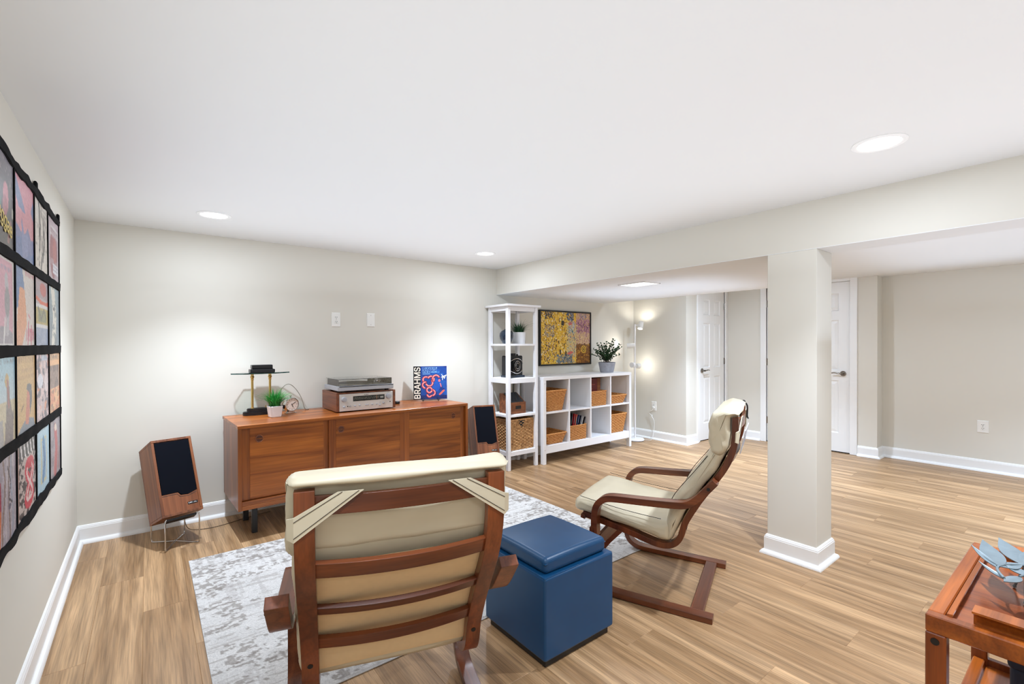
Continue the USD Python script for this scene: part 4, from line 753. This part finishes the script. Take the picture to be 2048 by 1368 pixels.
basket('deep flared wicker basket, lower right compartment of the low shelf', (cc[3]-.005, 3.915, ZB), .235, .32, .25, .30, .228, 14, WK1, stakes=44, group=g)
t = thing('red_binder', 'dark red binder standing in the straight basket of the upper row', 'binder', (cc[2]-.03, 3.90, ZM+.007))
part('cover', bx(-.095, .075, -.06, .06, 0, .318, .004), M['redbinder'], t, False); part('label_print', [bx(-.06, .03, -.0612, -.0601, .24, .246, 0), bx(-.06, -.01, -.0612, -.0601, .19, .196, 0)], plain('gilt_print', (150, 60, 40), .4), t, False)
t = thing('wooden_tray', 'upright light wooden frame beside the red binder in its basket', 'tray', (cc[2]+.082, 3.90, ZM+.007))
part('panel', bx(-.028, .028, -.05, .05, 0, .315, .003), M['boxwood'], t, False)  # solid panel for the wooden frame beside the binder
g2 = 'records and magazines leaning in the lower basket'
for k, (c, lb) in enumerate((((24, 26, 32), 'black record sleeve at the left of the lower record basket'), ((176, 34, 40), 'wide red record sleeve in the lower record basket'), ((206, 96, 84), 'salmon red record sleeve in the lower record basket'), ((40, 58, 92), 'blue record sleeve in the lower record basket'), ((26, 30, 44), 'navy record sleeve right of the blue one in the lower basket'), ((232, 230, 226), 'white record sleeve at the right of the lower record basket'), ((36, 34, 38), 'dark sleeve leaning furthest right in the lower basket'))):
    m = wm(cc[1]-.105+k*.028, 3.915, ZB+.007, 0) @ np.vstack([np.c_[rot('y', math.radians(8+2.2*k)), [0, 0, 0]], [0, 0, 0, 1]])
    s_ = thing('record_sleeve', lb, 'record sleeve', m=m, group=g2)
    part('card', bx(0, .011, -.105, .105, 0, .30-.008*k, .001), plain(f'sleeve_{k}', c, .4), s_, False)
    part('spine_print', bx(.002, .009, -.1056, -.1051, .18, .26, 0), plain(f'sleeve_print_{k}', tuple(min(255, q+70) if q < 150 else q-90 for q in c), .5), s_, False)
# ================================================================ PAINTING
t = thing('framed_picture', 'gold mosaic-like abstract picture in a thin black frame above the low shelf', 'picture', (3.648, YB, 1.045))
PWD, PHT = .886, .668
for b in (bx(0, PWD, -.034, -.001, 0, .018, .002), bx(0, PWD, -.034, -.001, PHT-.018, PHT, .002), bx(0, .018, -.034, -.001, .018, PHT-.018, .002), bx(PWD-.018, PWD, -.034, -.001, .018, PHT-.018, .002)): part('frame_bar', b, M['black'], t, False)
a = Art(150, 116, (224, 176, 48)); r = np.random.default_rng(12)
a.rect(.70, .38, 1, 1, (206, 168, 132)).rect(.70, 0, 1, .38, (128, 80, 28)).rect(.5, .16, .7, .8, (212, 190, 128))
gold = [(240, 190, 48), (214, 156, 40), (250, 214, 90), (178, 122, 40), (236, 208, 130), (110, 80, 46), (252, 222, 66), (70, 54, 44), (244, 236, 214)]
for _ in range(2600):
    x, y = r.uniform(0, 1), r.uniform(0, 1); w, h = r.uniform(.006, .02), r.uniform(.008, .035); zone = x > .70
    c = [(206, 170, 130), (190, 140, 150), (176, 120, 124), (222, 190, 150), (150, 100, 116), (232, 206, 140), (196, 150, 70)] if zone and y > .38 else [(112, 70, 24), (150, 92, 28), (188, 120, 36), (90, 44, 22), (206, 150, 50)] if zone else [(150, 160, 166), (206, 176, 120), (90, 108, 124), (226, 200, 150), (200, 120, 90)] if .52 < x < .70 and y < .8 else gold
    a.rect(x, y, x+w, y+h, c[r.integers(len(c))], .85)
def mosaic(x0, y0, x1, y1, cols, n, sd, s=1.):
    q = np.random.default_rng(sd)
    for _ in range(n):
        x, y = q.uniform(x0, x1), q.uniform(y0, y1); a.rect(x, y, x+q.uniform(.006, .016)*s, y+q.uniform(.008, .024)*s, cols[q.integers(len(cols))], .9)
mosaic(.08, .5, .26, .74, [(120, 112, 110), (150, 142, 138), (98, 84, 90), (170, 160, 140)], 190, 1); mosaic(.30, .0, .62, .17, [(84, 104, 120), (104, 122, 134), (130, 140, 140), (70, 84, 100)], 300, 2, 1.2)
mosaic(.05, .05, .30, .45, [(60, 40, 34), (150, 100, 60), (240, 226, 200), (90, 60, 50)], 170, 3); mosaic(.70, .6, .98, .85, [(150, 96, 124), (176, 120, 140), (120, 80, 104), (190, 140, 150)], 260, 4, 1.5)
mosaic(.08, .86, .22, .99, [(30, 32, 48), (44, 46, 60), (70, 66, 74)], 70, 5, 1.3); mosaic(.50, .84, .64, .99, [(52, 64, 88), (70, 84, 108), (110, 124, 160)], 80, 6, 1.3); mosaic(.56, .70, .66, .84, [(150, 160, 196), (190, 196, 214), (110, 124, 168)], 60, 7)
mosaic(.78, .86, .92, .98, [(110, 106, 140), (84, 80, 110), (150, 146, 176)], 60, 8); mosaic(.54, .58, .64, .68, [(70, 110, 130), (120, 150, 160), (210, 220, 220)], 50, 9)
for x, y, w, h in ((.40, .74, .05, .1), (.37, .18, .02, .1), (.48, .15, .02, .1), (.45, .35, .014, .05), (.34, .40, .02, .05)): a.rect(x, y, x+w, y+h, (40, 30, 26), .9)
for x, y in ((.56, .20), (.60, .22), (.58, .78)): a.ell(x, y, .04, .025, (214, 92, 84), .8)
for rr, c in ((.075, (232, 186, 50)), (.055, (96, 60, 20)), (.04, (220, 176, 50)), (.02, (80, 48, 18))): a.ell(.86, .28, rr*.75, rr, c, .9)
a.grain(6, 2)
a.put('picture_print', t, lambda u, v: np.c_[.018+(PWD-.036)*u, np.full(len(u), -.024), .018+(PHT-.036)*v])
part('board', bx(.018, PWD-.018, -.0235, -.004, .018, PHT-.018, 0), M['black'], t, False)
# ================================================================ PLANT ON THE LOW SHELF
t = thing('potted_plant', 'leafy dark green plant in a grey concrete pot on the low white shelf', 'plant', (4.578, 3.905, .9465))
part('pot', lathe([(0, 0), (.078, 0), (.084, .008), (.106, .12), (.107, .128), (.099, .128), (.097, .112), (0, .112)], 40), M['concrete'], t, 40); part('soil', cyl(.097, .1122, .117, 24), M['soil'], t)
r = np.random.default_rng(21); stems, lf, lfa = [], [], []
for i in range(46):
    az = r.uniform(0, 2*PI); el = r.uniform(.1, 1.15); ln = r.uniform(.16, .31)*(1.0 if el < .9 else .92); d = V([math.cos(az)*math.sin(el), math.sin(az)*math.sin(el)*.8, math.cos(el)])
    p0_ = V([r.normal(0, .025), r.normal(0, .025), .115]); pts = [p0_, p0_+d*ln*.5+V([0, 0, .02]), p0_+d*ln+V([0, 0, r.uniform(-.02, .03)])]; q = spline(pts, 10); stems.append(tube(q, .0016, 4))
    for k in range(2, 10):
        for s_ in (0, 1, 2):
            dd = r.normal(0, 1, 3); dd[2] = abs(dd[2])*.4; dd = dd/np.linalg.norm(dd)*.6+d*.5; dd /= np.linalg.norm(dd); L_ = r.uniform(.018, .032); sd_ = np.cross(dd, r.normal(0, 1, 3)); sd_ /= np.linalg.norm(sd_); b = q[k]
            lf.append([b, b+dd*L_*.5+sd_*L_*.3, b+dd*L_, b+dd*L_*.5-sd_*L_*.3])
v = V(lf).reshape(-1, 3); k = np.arange(len(lf))*4; f = np.vstack([np.c_[k, k+1, k+2], np.c_[k, k+2, k+3]])
part('stems', stems, M['stem'], t); part('leaves', trimesh.Trimesh(v, f, process=False), M['leaf'], t, False, kind='stuff')
# ================================================================ FLOOR LAMP with three spot heads
t = thing('floor_lamp', 'slim white three-headed floor lamp in the corner beside the low shelf', 'lamp', (5.20, 3.945, .0005))
part('base', [lathe([(0, 0), (.118, 0), (.12, .003), (.12, .006), (0, .006)], 48), ], M['black'], t, 40); part('base_cover', lathe([(0, .0062), (.12, .0062), (.12, .02), (.112, .027), (.02, .03), (0, .03)], 48), M['white'], t, 40)
part('pole', [cyl(.0105, .028, 1.0, 20), cyl(.009, 1.0, 1.57, 20)], M['white'], t, 40)
WARM = (1, .96, .89)
def head(z, d, ln, off, power):
    d = V(d, float); d /= np.linalg.norm(d); c = V([0, 0, z])+V(off); e = c+d*ln*.5
    zz = V([0, 0, 1.]); ax = np.cross(zz, d); an = math.acos(np.clip(zz@d, -1, 1)); R = trimesh.transformations.rotation_matrix(an, ax)[:3, :3] if np.linalg.norm(ax) > 1e-6 else np.eye(3)
    lh = part('lamp_head', moved(lathe([(0, -ln/2), (.031, -ln/2), (.034, -ln/2+.004), (.036, ln/2), (.033, ln/2), (.031, ln/2-.012), (0, ln/2-.014)], 32), c, R), M['plate'], t, 40)
    part('bulb_face', moved(cyl(.030, ln/2-.013, ln/2-.010, 28), c, R), M['bulb'], lh, False)
    part('joint', [tube([(0, 0, z), c-d*ln*.1], .005, 8), moved(trimesh.creation.icosphere(2, .009), (0, 0, z))], M['white'], t)
    o = V([5.20, 3.945, 0])+c+d*(ln/2-.004)
    spot('/World/'+t.GetName()+f'/light_{int(z*1000)}', c+d*(ln/2-.004), power, .03, 86, .6, WARM, d)
LP = .4
head(1.555, (-.42, -.12, -.9), .10, (.085, -.03, .0), LP*.35)
spot('/World/'+t.GetName()+'/light_up', (.105, -.02, 1.625), LP*1.1, .03, 85, .6, WARM, (.25, .12, 1.))  # unseen source at the top head, placed to light the corner walls above
head(1.278, (-.55, .75, -.05), .105, (-.10, -.012, .0), LP)
head(1.005, (.97, -.02, -.02), .06, (.045, -.012, .0), LP)
part('lamp_head', moved(lathe([(0, -.03), (.031, -.03), (.034, -.026), (.036, .02), (0, .02)], 32), (-.05, .0, 1.02), rot('y', -PI/2)), M['white'], t, 40)
OFF = V([-5.20, -3.945, -.0005])
part('plug', moved(rbx(5.424, 5.4425, 3.806, 3.834, .424, .45, .006), OFF), M['plate'], t, 40)
part('power_cord', moved(tube(spline([(5.43, 3.82, .425), (5.428, 3.83, .40), (5.425, 3.86, .385), (5.43, 3.893, .366), (5.432, 3.86, .335), (5.432, 3.825, .29), (5.43, 3.802, .24), (5.428, 3.80, .18), (5.42, 3.80, .135), (5.395, 3.80, .05), (5.38, 3.81, .006), (5.34, 3.84, .004), (5.27, 3.90, .006), (5.215, 3.94, .012)], 80), .003, 8), OFF), M['plate'], t)
part('cord_switch', moved(rbx(5.424, 5.438, 3.833, 3.850, .30, .335, .005), OFF), M['plate'], t, 40)
# ================================================================ RECORD DISPLAY ON THE LEFT WALL
YS = [2.0, 2.337, 2.70, 3.03, 3.375]; ZS = [1.935, 1.606, 1.283, .962, .648]; XW0 = XL+.001
t = thing('record_hanger', 'black hanging record display with clear pockets on the left wall', 'wall display')
part('backing_cloth', bx(XW0, XW0+.003, YS[0], YS[-1], ZS[-1], ZS[0], 0), M['blackcloth'], t, False)
def strip(z0, z1, y0, y1, x0, amp, seed, n=60):
    y = np.linspace(y0, y1, n); a = (meshkit.fbm(np.c_[y*7, y*0, y*0+seed], 3, seed)-.5)*amp; b = (meshkit.fbm(np.c_[y*9, y*0+3, y*0+seed], 3, seed+9)-.5)*amp; v = []; f = []
    for k, (lo, hi, o) in enumerate(((a*.6, b, 0), )):
        for i in range(n): v += [(x0, y[i], z0+a[i]), (x0+.010+.0015*math.sin(i*.7), y[i], z0+a[i]+.004), (x0+.010+.0015*math.sin(i*.9), y[i], z1+b[i]-.004), (x0, y[i], z1+b[i])]
    for i in range(n-1):
        for k in range(4): l = (k+1) % 4; f += [(4*i+k, 4*i+4+k, 4*i+4+l), (4*i+k, 4*i+4+l, 4*i+l)]
    f += [(0, 1, 2), (0, 2, 3), (4*n-4, 4*n-2, 4*n-3), (4*n-4, 4*n-1, 4*n-2)]
    m = trimesh.Trimesh(v, f, process=False); m.fix_normals(); return m
for k, z in enumerate(ZS):
    part('cloth_band', strip(z-.022, z+.022, YS[0], YS[-1]+.004, XW0+.0035, .03 if k in (0, 4) else .004, k+2), M['blackcloth'], t, 40)
for y in (2.76, 3.38): part('hanging_tab', bx(XW0+.002, XW0+.012, y-.02, y+.012, 1.94, 1.985, .003), M['blackcloth'], t, False)
for y in YS[1:]: part('seam_tape', bx(XW0+.003, XW0+.0115, y-.009, y+.004, ZS[-1], ZS[0], .001), M['blackcloth'], t, False)
GR = (150, 146, 150)
def c_A1(a): a.blot((60, 50, 56), 3, .5, 1, .8); a.grad(.7, 1, (58, 50, 54), (120, 112, 124)); a.rect(.0, .0, 1, .25, (44, 34, 34), .6); a.ell(.62, .55, .12, .16, (206, 116, 128)); a.ell(.58, .45, .1, .12, (176, 90, 100)); a.line([(.85, .3), (.75, .12)], .09, (150, 96, 90)); a.rect(.3, .33, .42, .5, (30, 104, 72)); a.ell(.95, .44, .05, .06, (210, 206, 190)); a.blot((180, 160, 160), 16, .72, 3, .6, (.3, .6, 1, 1))
def c_B1(a): a.grad(0, 1, (226, 150, 160), (214, 132, 148)); a.poly([(.0, .98), (.3, .78), (.5, .58), (.2, .6), (.05, .72)], (112, 124, 168)); a.poly([(.95, .85), (1, .8), (1, .6), (.8, .68)], (122, 130, 172)); a.poly([(0, .42), (.4, .30), (.62, .44), (.8, .32), (1, .36), (1, 0), (0, 0)], (116, 122, 172)); a.poly([(.0, .22), (.45, .3), (.75, .12), (1, .18), (1, 0), (0, 0)], (92, 116, 172)); a.poly([(.3, .5), (.45, .3), (.62, .42), (.66, .1), (.4, .0), (.32, .2)], (126, 134, 184))
def c_C1(a): 
    for x, y0, y1, w in ((.36, .3, .95, .07), (.62, .2, .72, .08), (.5, .05, .5, .06), (.7, .3, .6, .05)): a.line([(x, y1), (x+.03, (y0+y1)/2), (x-.02, y0)], w, (70, 62, 62)); 
    a.blot((120, 110, 106), 8, .62, 4, .6); a.line([(.3, .95), (.34, .1)], .03, (48, 42, 44)); a.scrib(.5, .82, .9, .95, (150, 140, 130), 2, .5, 2)
def c_D1(a): a.ell(.5, .45, .34, .4, (150, 86, 92)); a.rect(.2, .72, .95, .86, (214, 206, 206)); a.scrib(.22, .73, .92, .85, (120, 90, 100), 1, .8, 3); a.blot((176, 150, 158), 5, .55, 6, .7); a.rect(.4, .14, .95, .28, (220, 216, 220)); a.scrib(.42, .15, .9, .27, (140, 130, 150), 2, .6, 5); a.ell(.55, .5, .16, .2, (170, 92, 92))
def c_A2(a): a.rect(0, 0, 1, 1, (232, 228, 222)); a.rect(0, .05, .92, .95, (222, 160, 178)); a.scrib(0, .82, .85, .9, (166, 150, 180), 1, .7, 7); a.poly([(0, .05), (.92, .05), (.92, .16), (.6, .24), (.3, .22), (0, .14)], (158, 148, 160)); a.line([(.62, .75), (.66, .2)], .14, (196, 190, 196)); a.ell(.64, .5, .12, .16, (150, 146, 152)); a.line([(.55, .3), (.52, .08)], .06, (226, 222, 220))
def c_B2(a): a.rect(0, 0, 1, 1, (226, 214, 206)); a.poly([(0, 1), (.35, 1), (.42, .72), (.2, .5), (0, .45)], (92, 124, 176)); a.poly([(.0, 0), (.3, .0), (.52, .3), (.42, .72), (.2, .74), (.1, .4)], (238, 162, 116)); 
def c_B2b(a): c_B2(a); a.scrib(.5, .04, 1, .3, (204, 70, 104), 1, .95, 4); a.line([(.62, .05), (.62, .32)], .05, (206, 84, 120)); a.line([(.8, .02), (.8, .28)], .05, (206, 84, 120)); a.line([(.6, .42), (.72, .38)], .03, (226, 140, 150)); a.scrib(.5, .88, 1, .98, (200, 110, 120), 1, .6, 6)
def c_C2(a): a.rect(0, .7, 1, 1, (172, 150, 156)); a.ell(.6, .84, .25, .1, (196, 96, 92)); a.poly([(0, .74), (.5, .66), (1, .68), (1, .62), (.4, .61), (0, .69)], (228, 98, 66)); a.rect(0, .56, 1, .62, (226, 222, 220)); a.rect(0, .34, 1, .56, (196, 176, 104)); a.rect(.2, .36, .8, .54, (150, 150, 112)); a.line([(.2, .56), (.4, .4), (.6, .55), (.8, .42)], .05, (120, 116, 100)); a.rect(0, .28, 1, .34, (232, 228, 226)); a.rect(0, 0, 1, .28, (148, 162, 190)); a.blot((176, 184, 204), 6, .55, 4, .6, (0, 0, 1, .28))
def c_D2(a): a.grad(0, 1, (126, 134, 140), (150, 172, 178)); a.line([(.4, .92), (.5, .5), (.42, .05)], .3, (222, 216, 200)); a.blot((112, 120, 124), 7, .58, 5, .7); a.rect(.75, 0, 1, 1, (110, 128, 140), .5); a.ell(.42, .62, .05, .03, (80, 70, 76))
def c_A3(a): a.grad(.55, 1, (196, 216, 224), (150, 200, 220)); a.rect(0, 0, 1, .5, (214, 200, 164)); a.poly([(0, .3), (.4, .32), (.5, 0), (0, 0)], (176, 172, 170)); a.scrib(.0, .88, .95, .96, (110, 130, 150), 1, .75, 3); a.scrib(.2, .72, .45, .8, (110, 130, 160), 2, .6, 4); a.poly([(.5, 0), (.9, 0), (.88, .3), (.72, .5), (.68, .72), (.58, .72), (.55, .4)], (128, 112, 108)); a.ell(.6, .72, .09, .08, (198, 160, 90)); a.line([(.62, .7), (.66, .45)], .07, (168, 96, 90)); a.blot((100, 90, 92), 9, .6, 8, .6, (.5, 0, .9, .4))
def c_B3(a): a.scrib(.1, .86, .9, .98, (190, 140, 90), 1, .7, 3); a.scrib(.1, .66, .95, .84, (200, 150, 96), 2, .55, 5); a.poly([(0, 0), (1, 0), (.9, .14), (.5, .2), (.2, .1)], (126, 136, 150)); a.poly([(.42, .12), (.6, .1), (.7, .5), (.5, .55), (.45, .4)], (216, 120, 92)); a.poly([(.45, .56), (.52, .62), (.75, .6), (.78, .4), (.66, .2), (.62, .5)], (92, 88, 96)); a.line([(.2, .3), (.34, .38)], .02, (120, 90, 70))
def c_C3(a): a.rect(0, .92, 1, 1, (226, 190, 196)); a.blot((92, 84, 96), 7, .52, 2, .8); a.blot((238, 206, 200), 8, .58, 9, .9); a.blot((236, 150, 110), 6, .64, 4, .9); a.ell(.3, .6, .18, .1, (232, 228, 236)); a.ell(.75, .55, .16, .14, (236, 214, 212)); a.rect(.4, .88, .9, .96, (190, 206, 226), .7)
def c_D3(a): a.scrib(.05, .85, .95, .97, (120, 100, 84), 1, .85, 2); a.rect(.1, .42, .95, .78, (140, 112, 100)); a.blot((96, 76, 72), 8, .52, 3, .8, (.1, .42, .95, .78)); a.blot((206, 120, 88), 7, .56, 7, .8, (0, 0, 1, .42)); a.blot((120, 96, 76), 10, .58, 8, .7, (0, 0, 1, .4))
def c_A4(a): a.blot((190, 180, 190), 4, .5, 3, .8); 
def c_A4b(a):
    c_A4(a)
    for k, c in enumerate(((132, 104, 88), (206, 194, 196), (118, 96, 84), (150, 164, 184), (210, 200, 204))): q = np.linspace(0, 1, 30); a.line(np.c_[.42+k*.12+.05*np.sin(q*6+k), 1-q], .05, c, .8)
    a.rect(0, 0, .32, .45, (214, 108, 60)); a.rect(0, .45, .32, .75, (160, 30, 60)); a.line([(.6, .85), (.72, .66), (.62, .5), (.78, .42)], .03, (60, 56, 70)); a.ell(.66, .4, .06, .04, (90, 88, 110))
def c_B4(a):
    a.rect(0, .02, .1, 1, (226, 180, 160)); a.blot((40, 36, 40), 14, .5, 6, .85, (.1, 0, 1, 1)); a.rect(.12, .78, 1, .98, (30, 26, 30))
    for k in range(5): a.line([(.2+k*.16, .96), (.24+k*.16, .8)], .05, (236, 230, 228))
    q = np.linspace(0, 2*PI, 40); a.line(np.c_[.6+.2*np.sin(2*q)*.9, .42+.26*np.cos(q)], .15, (214, 40, 66)); a.line(np.c_[.6+.16*np.sin(2*q), .42+.22*np.cos(q)], .05, (240, 206, 200)); a.poly([(.45, .72), (.6, .66), (.75, .74), (.7, .6), (.5, .6)], (206, 36, 60)); a.rect(0, .0, 1, .03, (236, 200, 190))
def c_C4(a): a.rect(.3, .17, .72, .84, (206, 196, 150)); a.rect(.36, .21, .68, .8, (150, 184, 206)); a.line([(.5, .78), (.56, .5), (.46, .24)], .16, (84, 134, 178)); a.line([(.48, .7), (.52, .4)], .05, (60, 90, 130))
def c_D4(a): a.blot((120, 110, 116), 5, .5, 4, .7); a.line([(.5, .78), (.55, .5), (.5, .12)], .24, (176, 70, 76)); a.ell(.52, .82, .1, .06, (216, 196, 176)); a.line([(.35, .1), (.4, .4)], .06, (186, 120, 116)); a.line([(.8, .1), (.75, .45)], .08, (150, 92, 92))
CV = [[('dark sleeve with pink figure and yellow script, top row left', (70, 60, 62), c_A1), ('sleeve with pink sky and blue-violet mountains, top row', (222, 142, 156), c_B1), ('cream sleeve with thin dark brush figures, top row', (222, 212, 200), c_C1), ('mauve sleeve with a dark red face and white text blocks, top row right', (190, 172, 178), c_D1)],
      [('white-bordered pink sleeve with grey figure, second row left', (222, 160, 178), c_A2), ('sleeve with blue and orange silhouette on white, second row', (226, 214, 206), c_B2b), ('sleeve of red, white, olive and blue-grey bands, second row', (190, 180, 180), c_C2), ('teal-grey sleeve with pale tall figure, second row right', (140, 156, 160), c_D2)],
      [('sleeve with light blue sky and brown rock on sand, third row left', (196, 216, 224), c_A3), ('tan yellow sleeve with orange face in a dark hat, third row', (222, 178, 110), c_B3), ('pink and grey collage sleeve, third row', (206, 180, 180), c_C3), ('orange tan sleeve with brown photo block, third row right', (226, 170, 120), c_D3)],
      [('mauve-grey sleeve of flowing lines, orange at its edge, bottom row left', (168, 158, 168), c_A4b), ('black scribbled sleeve with looping red shape, bottom row', (206, 188, 180), c_B4), ('light blue sleeve with framed blue figure, bottom row', (176, 206, 218), c_C4), ('grey-mauve sleeve with narrow red figure, bottom row right', (150, 138, 144), c_D4)]]
for rI in range(4):
    for cI in range(4):
        lb, bg, fn = CV[rI][cI]; a = Art(44, 60, bg); fn(a); a.grain(7, rI*4+cI)
        a.a = a.a*.93+V([196, 192, 192])*.07      # haze of the vinyl pocket mixed into the print colours
        y0, y1 = YS[cI]+.006, YS[cI+1]-.010; z0, z1 = ZS[rI+1]+.012, ZS[rI]-.014; w = y1-y0; hh = z1-z0
        s_ = thing('record_sleeve', lb, 'record sleeve', (XW0+.0035, y0, z0), group='record sleeves in the wall display')
        bul = .003
        a.put('cover_print', s_, lambda u, v: np.c_[.0042+bul*np.sin(PI*u)*np.sin(PI*v), u*w, v*hh], GLOSSART)
        part('card', bx(0, .004, 0, w, 0, hh, 0), M['paper'], s_, False)
        if (rI, cI) == (0, 0):
            tm = text('Reggae', .05, .0005, True); tm.apply_translation(-tm.bounds[0]*V([1, 1, 0])); R = V([[0, 0, 1.], [1, 0, 0], [0, 1, 0]])
            part('lettering', moved(tm, (.0075, .04, .085), R @ rot('z', -.25)), plain('yellow_print', (214, 186, 70), .5), s_, False)
